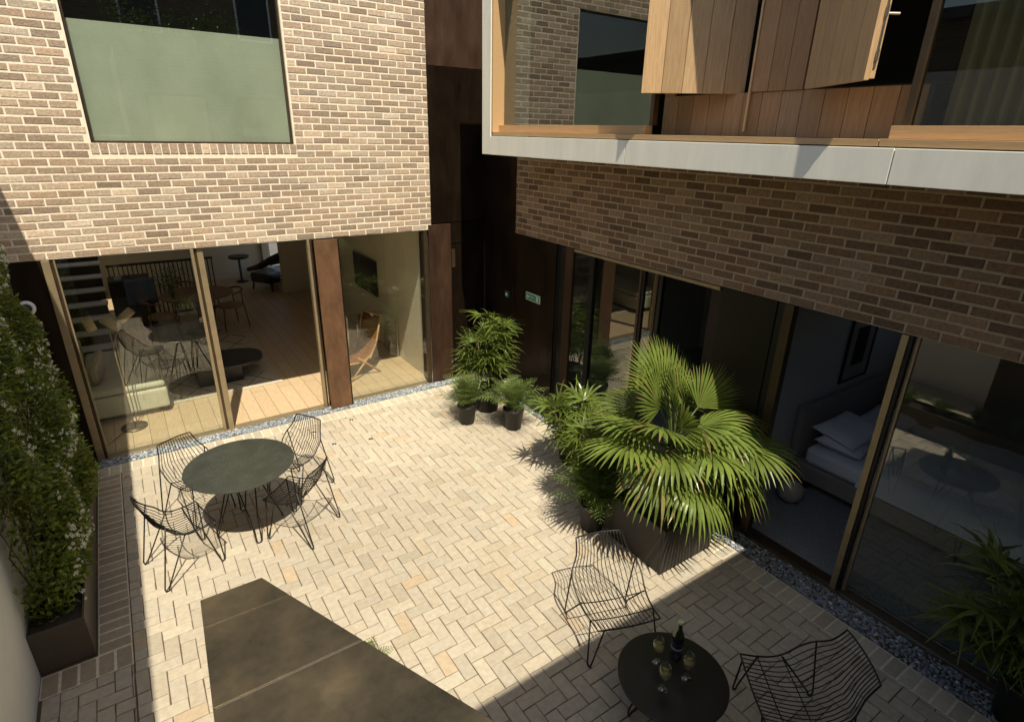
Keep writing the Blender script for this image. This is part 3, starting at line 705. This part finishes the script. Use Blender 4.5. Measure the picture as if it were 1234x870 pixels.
for x_ in (-9, -6, -3, 0, 3):
    for z_ in (4.4, 6.9):
        wq = B(x_-.5, x_+.5, -13.5, -13.47, z_-.8, z_+.8).build('window', M_white, tb); B(x_-.44, x_+.44, -13.469, -13.465, z_-.74, z_+.74).build('pane', M_screen, wq)
nb = thing('brick_building', 'far neighbouring brick house beyond the white garden wall', 'building', (0, 0, 0))
B(-16, -11.5, -12, 9, -.1, 6).build('wall', M_farbrick, nb)
B(-16.2, -11.3, -12.2, 9.2, 6.001, 6.2).build('roof', M_asphalt, nb)

# bronze roofed bay in the foreground
by = thing('bronze_bay', 'low bronze clad structure with a flat tapering metal top in the foreground', 'bronze canopy', (0, 0, 0))
ZT = 1.9
def xl(y): return -4.585-(-5.285-y)*.056 if y > -5.88 else -4.618-(-5.88-y)*.05
def xr(y): return -4.352+(-5.292-y)*.452
for a, b in ((-5.288, -5.449), (-5.453, -5.819), (-5.825, -7.9)):
    poly = [(xl(a), a), (xl(b), b), (xr(b), b), (xr(a), a)]
    MB().prism(poly, ZT-.03, ZT).build('top_panel', M_slab, by, bevel=.002)
MB().prism([(xl(-5.3)+.004, -5.3), (xl(-7.9)+.004, -7.9), (xr(-7.9)-.004, -7.9), (xr(-5.3)-.004, -5.3)], ZT-.045, ZT-.004).build('seam_sealant', M_asphalt, by)
MB().prism([(xl(-5.33)+.03, -5.33), (xl(-7.9)+.03, -7.9), (xr(-7.9)-.04, -7.9), (xr(-5.33)-.04, -5.33)], 0.0, ZT-.046).build('body', M_bronze, by)

# ================================================================ FURNITURE : wire chairs
def wire_chair(lab, loc, rz, kind='dining'):
    """local: facing +y, origin on ground below the top of the back"""
    if kind == 'dining':
        P = [(-.00, .76, .165, .0), (.035, .66, .19, .012), (.075, .545, .235, .045), (.115, .47, .238, .07), (.17, .425, .232, .055), (.26, .41, .222, .03), (.38, .42, .212, .012), (.48, .44, .205, .0)]
        feet = [(-.245, .0), (.245, .0), (-.215, .475), (.215, .475)]; nw = 15; spread = .13
    else:
        P = [(-.02, .70, .20, .0), (.04, .58, .215, .012), (.09, .46, .275, .05), (.15, .375, .285, .08), (.24, .335, .275, .06), (.36, .33, .262, .03), (.50, .355, .25, .01), (.60, .38, .245, .0)]
        feet = [(-.27, .05), (.27, .05), (-.275, .57), (.275, .57)]; nw = 17; spread = .16
    t = thing('wire_chair', lab, 'chair', loc, rz, 'black wire chairs in the courtyard' if kind == 'dining' else 'low black wire lounge chairs')
    def samp(s):
        x_ = s*(len(P)-1); i = min(int(x_), len(P)-2); fr_ = x_-i
        p0, p1, p2, p3 = P[max(i-1, 0)], P[i], P[i+1], P[min(i+2, len(P)-1)]
        return [.5*((2*p1[k])+(-p0[k]+p2[k])*fr_+(2*p0[k]-5*p1[k]+4*p2[k]-p3[k])*fr_**2+(-p0[k]+3*p1[k]-3*p2[k]+p3[k])*fr_**3) for k in range(4)]
    def pt(s, u_):
        y_, z_, hw, cv = samp(s); sag = .018*(1-u_*u_)
        return (u_*hw, y_+cv*u_*u_*.7-(.02*(1-u_*u_) if s < .35 else 0), z_+cv*u_*u_*.8-(sag if s > .5 else 0))
    mb_ = MB()
    for k in range(1, nw-1):
        u_ = -1+2*k/(nw-1); mb_.tube([pt(s/20, u_) for s in range(21)], .0034, 5)
    mb_.build('shell_wires', M_wire, t, True)
    rim = MB(); path = [pt(s/20, -1) for s in range(21)]+[pt(1, u_/6) for u_ in range(-5, 6)]+[pt(1-s/20, 1) for s in range(21)]+[pt(0, -u_/6) for u_ in range(-5, 6)]
    rim.tube(path, .0062, 6, closed=True); rim.build('edge_rim', M_wire, t, True)
    cr = MB()
    for s in (.62, .82):
        cr.tube([Vector(pt(s, u_/8))-Vector((0, 0, .006)) for u_ in range(-8, 9)], .0045, 6)
    cr.build('cross_rod', M_wire, t, True)
    for k, (fx, fy) in enumerate(feet):
        sx = -1 if fx < 0 else 1
        if k < 2: a = Vector(pt(.26, sx)); b = Vector(pt(.62, sx*.95))
        else: a = Vector(pt(.82, sx)); b = Vector(pt(1., sx*.80))
        F = Vector((fx, fy, .006)); d1 = (a-F).normalized(); d2 = (b-F).normalized()
        mb_ = MB(); sp = .018
        side = (b-a); side.z = 0; side.normalize()
        mb_.tube([a, F-side*sp+Z*.03, F-side*sp*.7+Z*.004, F+side*sp*.7+Z*.004, F+side*sp+Z*.03, b], .0062, 6); mb_.build('leg', M_wire, t, True)
    return t
def face(dx, dy): return math.atan2(dy, dx)-pi/2
ch0 = wire_chair('black wire chair behind the round table at back left, near the glass', (-4.53, -1.44, 0), face(.42, -.9))
dup(ch0, (-3.275, -1.67, 0), face(-.85, -.53), 'black wire chair at back right of the round table, upright back in full view')
dup(ch0, (-3.475, -2.69, 0), face(-.68, .73), 'black wire chair in front right of the round table, back towards the viewer')
dup(ch0, (-4.885, -2.50, 0), face(.965, .26), 'black wire chair left of the round table beside the shadow edge')
lc0 = wire_chair('low black wire lounge chair below the palm, half in sunlight', (-1.87, -4.79, 0), face(-.33, -.94), 'lounge')
dup(lc0, (-1.285, -6.51, 0), face(-.79, .61), 'low black wire lounge chair in shade right of the low table')

def round_table(lab, loc, R0, h, mt, foot_r, rz, nleg=4):
    t = thing('round_table', lab, 'table', loc, rz)
    MB().lathe([(0, h-.012), (R0-.012, h-.012), (R0-.001, h-.009), (R0, h-.005), (R0-.002, h-.0015), (R0-.006, h), (0, h)], n=96).build('tabletop', mt, t)
    for k in range(nleg):
        a = 2*pi*k/nleg; d = Vector((cos(a), sin(a), 0)); s_ = Vector((-sin(a), cos(a), 0))
        F = d*foot_r+Z*.007; T = d*.07+Z*(h-.014)
        MB().tube([T-s_*.10, d*.05*1.5+(F-s_*.028)*.5+Z*h*.33-s_*.02, F-s_*.022+Z*.02, F-s_*.012, F+s_*.012, F+s_*.022+Z*.02, d*.05*1.5+(F+s_*.028)*.5+Z*h*.33+s_*.02, T+s_*.10], .0065, 6).build('leg', M_wire, t, True)
    MB().lathe([(0, h-.022), (.13, h-.022), (.13, h-.013), (0, h-.013)], n=32).build('mounting_plate', M_wire, t)
    return t
round_table('round dark green black metal dining table in the sun', (-4.06, -2.20, 0), .48, .72, M_table, .30, -pi/2+.05)
round_table('low round black table in shade carrying a bottle and glasses', (-2.165, -5.83, 0), .352, .42, M_table2, .24, .3, 3)

# bottle and glasses
wb = thing('wine_bottle', 'dark green wine bottle with navy label on the low table', 'bottle', (-2.03, -5.738, .42))
MB().lathe([(0, .004), (.033, .0), (.038, .006), (.038, .175), (.034, .20), (.019, .235), (.0145, .26), (.0140, .30)], n=32).build('body', M_bottle, wb, True)
MB().lathe([(.0386, .055), (.0386, .145)], n=32).build('label_band', M_label, wb, True)
MB().lathe([(.0389, .085), (.0389, .098)], n=32).build('label_stripe', M_ceramic, wb, True)
MB().lathe([(.0162, .288), (.0165, .306), (.011, .307), (.011, .30), (0, .30)], n=24).build('mouth_rim', M_foil, wb, True)
g0 = thing('wine_glass', 'stemmed glass of white wine nearest the bottle neck, upper left', 'wine glass', (-2.172, -5.700, .42), 0, 'wine glasses on the low table')
MB().lathe([(0, .001), (.034, .001), (.034, .003), (.008, .007), (.0035, .012), (.003, .085), (.012, .094), (.028, .108), (.037, .130), (.038, .152), (.031, .198), (.030, .198), (.0365, .152), (.0355, .131), (.027, .111), (.0, .098)], n=32).build('bowl_and_stem', M_clear, g0, True)
MB().lathe([(0, .0995), (.026, .1125), (.0345, .131), (.0358, .146), (.0, .1465)], n=32).build('wine', M_wine, g0, True)
dup(g0, (-2.103, -5.890, .42), 0, 'stemmed glass of white wine right of the bottle')
dup(g0, (-2.290, -5.860, .42), 0, 'stemmed glass of white wine in front of the bottle, nearest the table centre')

# ================================================================ PLANTS
def leafstrip(mb_, pts, wid, col, up=Z, fold=.0):
    """narrow blade along pts with half width function"""
    N_ = len(pts); vs = []; fs = []
    for i, p_ in enumerate(pts):
        t_ = (pts[min(i+1, N_-1)]-pts[max(i-1, 0)]); t_.normalize() if t_.length else None
        s_ = t_.cross(up); 
        if s_.length < 1e-4: s_ = t_.orthogonal()
        s_.normalize(); hw = wid(i/(N_-1)); nrm = s_.cross(t_)
        vs += [p_-s_*hw+nrm*fold*hw, p_, p_+s_*hw+nrm*fold*hw]
    for i in range(N_-1): a = i*3; fs += [(a, a+1, a+4, a+3), (a+1, a+2, a+5, a+4)]
    mb_.add(vs, fs, col)

def fan_leaf(mb_, stemb, base, dirv, Rf, droop, seed, nseg=34, spread=2.3, tilt=0., nrmv=None):
    """Trachycarpus fan: base=hub, dirv = main direction, nrmv = leaf normal"""
    rr = random.Random(seed); d = dirv.normalized()
    nz = nrmv if nrmv else Z
    nz = (nz-d*nz.dot(d)).normalized(); s_ = d.cross(nz).normalized()
    stemb.tube([stemb_o[0], (stemb_o[0]*.5+base*.5)+Z*.05, base], [.011, .009, .007], 6, (.10, .14, .035))
    g_ = rr.uniform(.85, 1.2)
    for k in range(nseg):
        a = (-1+2*k/(nseg-1))*spread; e = d*cos(a)+s_*sin(a)
        L_ = Rf*(1-.16*(abs(a)/spread)**2)*rr.uniform(.9, 1.03); pts = []
        side = nz.cross(e).normalized(); rip = (.012 if k % 2 else -.012)
        for i in range(8):
            t_ = i/7; q = base+e*(L_*t_)+nz*(-.10*Rf*sin(pi*t_*.5)+rip*t_*(1-t_)*2+(.11*Rf*cos(a*.7)*sin(pi*t_*.6)))
            dr = .62*droop*max(0, t_-.42)**1.7*L_*rr.uniform(.85, 1.15)
            q = q-Z*dr; q = q-e*dr*.35
            pts.append(q)
        da = 2*spread/(nseg-1)
        def wf(t_, da=da, L_=L_): 
            return (L_*t_*da*.56+.0012) if t_ < .52 else max(.0006, L_*.52*da*.56*(1-((t_-.52)/.48)**1.5))
        c_ = tone((.155*g_, .21*g_, .045*g_), .12, .07)
        if rr.random() < .04: c_ = (.22, .20, .06)
        leafstrip(mb_, pts, wf, c_, up=nz, fold=.25)
        if rr.random() < .22:
            for q_ in range(3 if rr.random() < .6 else 6): mb_.c[-1-q_] = (.30, .22, .09)
stemb_o = [None]
pl_x, pl_y = -.80, -4.53
pp = thing('fan_palm', 'large fan palm with drooping sunlit leaves in the charcoal planter', 'palm', (0, 0, 0))
fr_mb = MB(); pe = MB(); crown = Vector((pl_x, pl_y, 1.02)); stemb_o[0] = crown
tk = MB(); tk.tube([(pl_x, pl_y, .40), (pl_x+.015, pl_y, .7), (pl_x, pl_y, 1.02)], [.075, .085, .06], 12); tk.build('trunk', M_trunk, pp, True)
fans = [  # azimuth deg, elevation deg, petiole, radius, droop
    (-150, -14, .46, .52, 1.3), (-112, -26, .46, .54, 1.6), (-66, -20, .48, .56, 1.6), (-30, 4, .52, .52, 1.1), (-6, 14, .50, .50, .8),
    (176, 8, .46, .54, .6), (150, 24, .42, .52, .5), (105, 28, .40, .48, .5), (60, 32, .40, .48, .5),
    (-135, 18, .42, .54, 1.1), (-88, 12, .44, .56, 1.3), (-46, 20, .44, .54, 1.1), (-168, 38, .40, .54, .35), (35, 56, .38, .50, .3), (-50, 12, .74, .52, .8),
    (-75, 46, .36, .50, .6), (-122, 50, .36, .54, .4), (170, 62, .46, .54, .15), (-15, 62, .42, .50, .3), (-150, 76, .38, .50, .2), (125, 72, .56, .54, .1), (70, 70, .5, .52, .12)]
for k, (az, el, pt_, Rf, dr) in enumerate(fans):
    rk = random.Random(300+k); a, e = radians(az+rk.uniform(-9, 9)), radians(el+rk.uniform(-7, 7)); pt_ *= rk.uniform(.85, 1.12); dv_ = Vector((cos(a)*cos(e), sin(a)*cos(e), sin(e)))
    hub = crown+dv_*pt_+Z*(.10 if el < 50 else .05)
    ld = (Vector((cos(a)*(1 if e < .9 else .55), sin(a)*(1 if e < .9 else .55), sin(e)*(.75 if e < .9 else 1.0)-.12))).normalized()
    fan_leaf(fr_mb, pe, hub, ld, Rf, dr, 100+k, nseg=rk.randint(28, 34), spread=(rk.uniform(1.6, 2.1) if e < .8 else rk.uniform(1.0, 1.5)), nrmv=Vector((-cos(a)*.35+rk.uniform(-.35, .35), -sin(a)*.35+rk.uniform(-.35, .35)-(.8 if e > .8 else 0), 1 if e < .8 else .5)))
fr_mb.build('fronds', M_leafP, pp); pe.build('petioles', M_leafF, pp, True)
# planter for palm
pb = thing('square_planter', 'large charcoal square planter holding the fan palm', 'planter', (0, 0, 0))
px0, px1, py0, py1, ph_ = -1.155, -.46, -4.865, -4.20, .47
q = MB(); i_ = .035
q.box(px0, px1, py0, py0+i_, .0, ph_).box(px0, px1, py1-i_, py1, .0, ph_).box(px0, px0+i_, py0+i_, py1-i_, 0, ph_).box(px1-i_, px1, py0+i_, py1-i_, 0, ph_)
q.build('body', M_planterblk, pb, bevel=.004); B(px0+i_, px1-i_, py0+i_, py1-i_, .3, .42).build('soil', M_soil, pb)

def rhapis(nm, lab, c, canes, seed, H0, leafL=.22, cat='palm', col=(.13, .18, .035), spreadr=.16, lean=(0, 0), z0=.25, nleaf=5, wid=.0125):
    rr = random.Random(seed); t = thing(nm, lab, cat, (c[0], c[1], 0)); lf = MB(); cn_ = MB()
    for k in range(canes):
        a = rr.uniform(0, 6.28); r0 = spreadr*rr.uniform(.1, .6); h = H0*rr.uniform(.55, 1.0)
        b0 = Vector((r0*cos(a), r0*sin(a), z0)); top = Vector((r0*cos(a)*2.0+lean[0]*h+rr.gauss(0, .03), r0*sin(a)*2.0+lean[1]*h+rr.gauss(0, .03), h))
        cn_.tube([b0, (b0+top)/2+Vector((0, 0, 0)), top], [.009, .007, .005], 6)
        for j in range(nleaf+rr.randint(-1, 2)):
            f_ = rr.uniform(.4, 1.) if j else 1; p0 = b0.lerp(top, f_); az = rr.uniform(0, 6.28); el = rr.uniform(.1, .9)*(1 if f_ < .95 else 1.45)
            dd = Vector((cos(az)*cos(el), sin(az)*cos(el), sin(el))); hub = p0+dd*rr.uniform(.08, .17)
            cn_.tube([p0, hub], .0028, 5)
            n_ = rr.randint(6, 9); sp_ = rr.uniform(1.2, 1.9); s0 = dd.cross(Z).normalized(); nn = s0.cross(dd)
            for q_ in range(n_):
                an = (-1+2*q_/(n_-1))*sp_; e = (dd*cos(an)+s0*sin(an)); L_ = leafL*rr.uniform(.8, 1.15)*(1-.15*abs(an)/sp_); pts = []
                for i in range(6):
                    t_ = i/5; pts.append(hub+e*L_*t_+nn*(.05*L_*sin(pi*t_))-Z*(.24*L_*t_**2*rr.uniform(.7, 1.4)))
                leafstrip(lf, pts, lambda t_: wid*(.35+.65*sin(pi*min(1, t_*1.15+.12)))*(1-.5*t_) if t_ < .98 else .003, tone(col, .15, .08), up=nn, fold=.3)
    lf.build('leaves', M_leafP, t); cn_.build('canes', M_stem, t, True); return t
def fern(nm, lab, c, n_, L0, seed, col=(.16, .22, .06), z0=.28, upb=.55, leaf=.055, bias=None):
    rr = random.Random(seed); t = thing(nm, lab, 'fern', (c[0], c[1], 0)); lf = MB(); st_ = MB()
    for k in range(n_):
        az = 2*pi*k/n_+rr.uniform(-.3, .3); L_ = L0*rr.uniform(.65, 1.05); el = rr.uniform(.45, 1.45)*upb+.45
        d = Vector((cos(az), sin(az), 0)); pts = []
        if bias: d = (d+Vector((*bias, 0))*.6); d.normalize()
        for i in range(15):
            t_ = i/14; pts.append(Vector((0, 0, z0))+d*(L_*t_*cos(el)*(1+.25*t_))+Z*(L_*(t_*sin(el)*1.35-.62*t_*t_)))
        st_.tube(pts, [.003*(1-.7*i/14) for i in range(15)], 4, (.10, .14, .04))
        s0 = d.cross(Z).normalized()
        for i in range(2, 15):
            for hf in (0,):
                if i+hf > 14: continue
                p0 = pts[i].lerp(pts[min(14, i+1)], hf); t_ = (i+hf)/14; w_ = leaf*1.75*sin(pi*min(1, t_*.85+.12))*rr.uniform(.85, 1.1)*L0/.45
                tg = (pts[min(14, i+1)]-pts[i-1]).normalized()
                for sg in (-1, 1):
                    e = (s0*sg+tg*.55-Z*rr.uniform(.0, .35)).normalized(); c_ = tone(col, .18, .08)
                    # pinna split in small leaflets
                    m_ = 5
                    for q_ in range(m_):
                        a0 = p0+e*w_*q_/m_; ww = w_*.13*(1-q_/m_*.6)
                        for s2 in (-1, 1):
                            tip = a0+(tg*s2*.9+e*.8).normalized()*ww*1.4
                            lf.add([a0, a0+e*w_/m_*.5, tip], [(0, 1, 2)], c_)
                    lf.add([p0, p0+e*w_+tg*.004, p0+e*w_*.9-tg*.004], [(0, 1, 2)], c_)
    lf.build('fronds', M_leafF, t); st_.build('stalks', M_leafF, t); return t
def pot(lab, c, rt, rb, h, mt=M_pot, nm='plant_pot'):
    t = thing(nm, lab, 'plant pot', (c[0], c[1], 0))
    MB().lathe([(0, .001), (rb, .001), (rt, h-.03), (rt+.008, h-.03), (rt+.008, h), (rt-.006, h), (rt-.012, h-.05)], n=36).build('body', mt, t, True)
    MB().lathe([(rt-.01, h-.045), (rt*.5, h-.035), (0, h-.03)], n=24).build('soil', M_soil, t); return t
pot('black nursery pot under the left fern near the bronze column', (-1.17, -1.43), .125, .095, .27)
fern('fern', 'feathery green fern in the left black pot near the bronze column', (-1.17, -1.43), 40, .66, 21, z0=.22, upb=.75)
pot('black nursery pot under the right fern, front of the tall palm', (-.72, -1.88), .135, .105, .29)
fern('fern', 'feathery green fern in the right black pot, front of the tall palm', (-.72, -1.88), 42, .66, 22, z0=.24, upb=.75)
pot('tall charcoal pot half hidden behind the two ferns', (-.72, -1.22), .19, .15, .34)
rhapis('lady_palm', 'tall bushy lady palm standing in the bronze corner', (-.72, -1.22), 13, 31, 1.40, .29, spreadr=.25, z0=.3, nleaf=7, wid=.016)
pot('black pot with dark pebbles below the middle lady palm', (-.56, -2.93), .20, .16, .33)
rhapis('lady_palm', 'broad leaved lady palm leaning left of the fan palm', (-.62, -2.98), 12, 33, .88, .30, lean=(-.25, -.08), spreadr=.24, nleaf=7, wid=.018)
pot('charcoal pot behind the left part of the fan palm', (-.72, -3.72), .19, .16, .36)
rhapis('lady_palm', 'dense lady palm tucked behind the left side of the fan palm', (-.76, -3.72), 15, 35, .95, .28, lean=(-.2, -.05), spreadr=.24, nleaf=7, wid=.015)
pot('black pot under the small fern below the fan palm', (-1.22, -4.02), .135, .105, .30)
fern('fern', 'small bright fern below the left side of the fan palm', (-1.22, -4.02), 46, .70, 24, z0=.26, upb=.7, col=(.13, .20, .04))
pot('charcoal pot at the bottom right corner of the court', (-.12, -7.16), .18, .15, .34)
rhapis('lady_palm', 'dark lady palm in shade at the bottom right corner', (-.12, -7.16), 8, 37, .95, .36, lean=(-.05, .18), spreadr=.24, nleaf=6, wid=.022)
# ferns beside the bay
lp = thing('trough_planter', 'long brown trough planter beside the bronze bay', 'planter', (0, 0, 0))
LX0, LX1 = -3.97, -3.66
MB().box(LX0, LX0+.02, -6.1, -4.45, 0, .35).box(LX1-.02, LX1, -6.1, -4.45, 0, .35).box(LX0+.02, LX1-.02, -6.1, -6.08, 0, .35).box(LX0+.02, LX1-.02, -4.47, -4.45, 0, .35).build('body', M_planter, lp)
B(LX0+.02, LX1-.02, -6.08, -4.47, .2, .31).build('soil', M_soil, lp)
for k, (y_, lb) in enumerate(((-4.66, 'fern at the far end of the trough beside the bronze bay'), (-5.05, 'second fern from the far end of the trough'), (-5.45, 'third fern from the far end of the trough'), (-5.85, 'fern at the near end of the trough'))):
    fern('fern', lb, (-3.82, y_), 18, .34 if k < 2 else .40, 60+k, z0=.3, upb=.8)['group'] = 'ferns in the trough'

# jasmine hedge
tp = thing('trough_planter', 'long brown metal planter below the white flowered jasmine', 'planter', (0, 0, 0))
MB().box(-5.335, -5.32, -3.15, -.3, 0, .36).box(-5.64, -5.335, -3.15, -3.135, 0, .36).box(-5.64, -5.335, -.315, -.3, 0, .36).box(-5.648, -5.64, -3.15, -.3, 0, .36).build('body', M_planter, tp, bevel=.002)
B(-5.64, -5.335, -3.135, -.315, .2, .32).build('soil', M_soil, tp)
jh = thing('jasmine_hedge', 'climbing jasmine with glossy leaves and tiny white flowers on the left wall', 'climbing plant', (0, 0, 0))
lf = MB(); fw = MB(); stt = MB(); rr = random.Random(5)
def dens(y, z):
    return .5+.5*sin(y*4.1+z*2.3)*sin(z*3.7-y*1.9+1)
def hedge_front(y, z):  # front surface x at (y,z)
    x_ = -5.315+.05*sin(y*5+z*3)+.045*sin(z*6.1-y*3.3)
    if z < .6: x_ -= .0
    if y > -1.0: x_ -= (y+1.0)*.12
    x_ -= max(0, z-1.1)*.10+max(0, min(.06, (z-1.4)*.2))
    return min(x_, -5.65+.146*(4.5-z)-.05)
def hedge_end(z): return -3.08+.05*sin(z*7)+.05*max(0, z-.6)
N_L = 30000
for k in range(N_L):
    z_ = rr.uniform(.33, 2.72); y_ = rr.uniform(hedge_end(z_), -.52 if z_ > .9 else -.3); fx = hedge_front(y_, z_)
    if z_ > 2.45 and y_ < -1.2 and rr.random() < .5: continue
    dpt = abs(rr.gauss(0, .07)) if y_ > -2.8 else rr.uniform(0, .3); x_ = fx-dpt+rr.gauss(0, .018)
    if x_ < -5.64: x_ = -5.64+rr.uniform(0, .04)
    if dens(y_, z_) < .22 and rr.random() < .6: continue
    p0 = Vector((x_, y_, z_)); L_ = rr.uniform(.035, .065); W_ = L_*rr.uniform(.42, .55)
    d = Vector((rr.gauss(.5, .6), rr.gauss(-.15, .7), rr.gauss(.05, .6))).normalized(); s_ = d.cross(Vector((rr.gauss(0, .4), rr.gauss(0, .4), 1))).normalized(); nn = s_.cross(d)
    b_ = rr.choice(((.14, .19, .03), (.17, .22, .035), (.20, .25, .04), (.10, .14, .025), (.28, .33, .06))); c_ = tone(b_, .15, .08)
    lf.add([p0, p0+d*L_*.5+s_*W_*.5+nn*.004, p0+d*L_, p0+d*L_*.5-s_*W_*.5+nn*.004, p0+d*L_*.5-nn*.002], [(0, 1, 4), (1, 2, 4), (2, 3, 4), (3, 0, 4)], c_)
for k in range(330):
    z_ = rr.uniform(.5, 2.7); y_ = rr.uniform(hedge_end(z_), -.55)
    if dens(z_*.7, y_) < .55 and rr.random() < .85: continue
    for q_ in range(rr.randint(2, 6)):
        yy, zz = y_+rr.gauss(0, .03), z_+rr.gauss(0, .03)
        c0 = Vector((hedge_front(yy, zz)+rr.uniform(.01, .055), yy, zz)); nn = Vector((rr.gauss(.8, .4), rr.gauss(-.4, .5), rr.gauss(.4, .4))).normalized()
        a_ = nn.orthogonal().normalized(); b_ = nn.cross(a_); r_ = rr.uniform(.011, .018); ph0 = rr.uniform(0, 6)
        for i in range(5):
            t_ = ph0+i*2*pi/5; e = a_*cos(t_)+b_*sin(t_); s2 = -a_*sin(t_)+b_*cos(t_)
            fw.add([c0, c0+e*r_*.7+s2*r_*.38, c0+e*r_*1.1+nn*.001, c0+e*r_*.7-s2*r_*.2], [(0, 1, 2, 3)])
for k in range(46):
    y_ = rr.uniform(-2.95, -.35); pts = [Vector((-5.5, y_, .32))]
    for i in range(8): l_ = pts[-1]; pts.append(Vector((-5.56+rr.gauss(0, .03), l_.y+rr.gauss(0, .05), l_.z+.27)))
    stt.tube(pts, .005, 5)
lf.build('foliage', M_leafJ, jh); fw.build('flowers', M_petal, jh); stt.build('stems', M_stem, jh)
fl_ = MB(); fl_.add([(0, 0, .004), (.035, .012, .012), (.075, .0, .006), (.035, -.014, .01)], [(0, 1, 2, 3)], (.38, .27, .12))
o = fl_.build('fallen_leaf', M_leafF); o.location = (-5.07, -.57, 0); o.rotation_euler = (0, 0, .6); tag(o, 'single dry tan leaf lying on the paving near the planter end', 'leaf')
# loose twigs reaching out past the glass
# indoor leafy vase
vs_ = thing('flower_vase', 'glass vase of leafy white flowering branches on the dining table', 'vase', (-4.02, 4.1, .75))
MB().lathe([(0, .002), (.07, .002), (.075, .02), (.06, .2), (.07, .24)], n=24).build('body', M_clear, vs_, True)
lf = MB(); sm = MB(); rr = random.Random(9)
for k in range(16):
    a = rr.uniform(0, 5.5); tp_ = Vector((.28*cos(a)*rr.uniform(.3, 1), .28*sin(a)*rr.uniform(.3, 1), rr.uniform(.35, .62))); sm.tube([(0, 0, .03), tp_*.5+Z*.08, tp_], .003, 4)
    for j in range(14):
        p0 = tp_*rr.uniform(.45, 1)+Vector((rr.gauss(0, .03), rr.gauss(0, .03), rr.gauss(0, .03))); d = Vector((rr.gauss(0, 1), rr.gauss(0, 1), rr.gauss(.3, .6))).normalized(); s_ = d.orthogonal().normalized()
        lf.add([p0, p0+d*.03+s_*.012, p0+d*.06, p0+d*.03-s_*.012], [(0, 1, 2, 3)], (.35, .36, .22) if rr.random() < .35 else tone((.08, .13, .04), .2))
lf.build('leaves', M_leafF, vs_); sm.build('stems', M_stem, vs_)
# roof terrace shrubs on the near building (mirrored in the upper window)
for k, x_ in enumerate((-6.4, -4.9, -3.4, -1.9)):
    t = thing('shrub', 'roof terrace shrub %s on the near brick house' % ('leftmost', 'second from left', 'third from left', 'rightmost')[k], 'shrub', (x_, -9.6, 5.17 if x_ > -4 else 3.42), 0, 'roof terrace shrubs')
    lf = MB(); rr = random.Random(70+k)
    for q_ in range(1500):
        v = Vector((rr.gauss(0, .36), rr.gauss(0, .3), abs(rr.gauss(.45, .28)))); d = Vector((rr.gauss(0, 1), rr.gauss(0, 1), rr.gauss(.3, .8))).normalized(); s_ = d.orthogonal().normalized(); L_ = rr.uniform(.05, .09)
        lf.add([v, v+d*L_*.5+s_*L_*.25, v+d*L_, v+d*L_*.5-s_*L_*.25], [(0, 1, 2, 3)], tone((.06, .10, .025), .25))
    lf.build('foliage', M_leafJ, t); MB().tube([(0, 0, 0), (.02, 0, .5)], .02, 6).build('stem', M_stem, t)
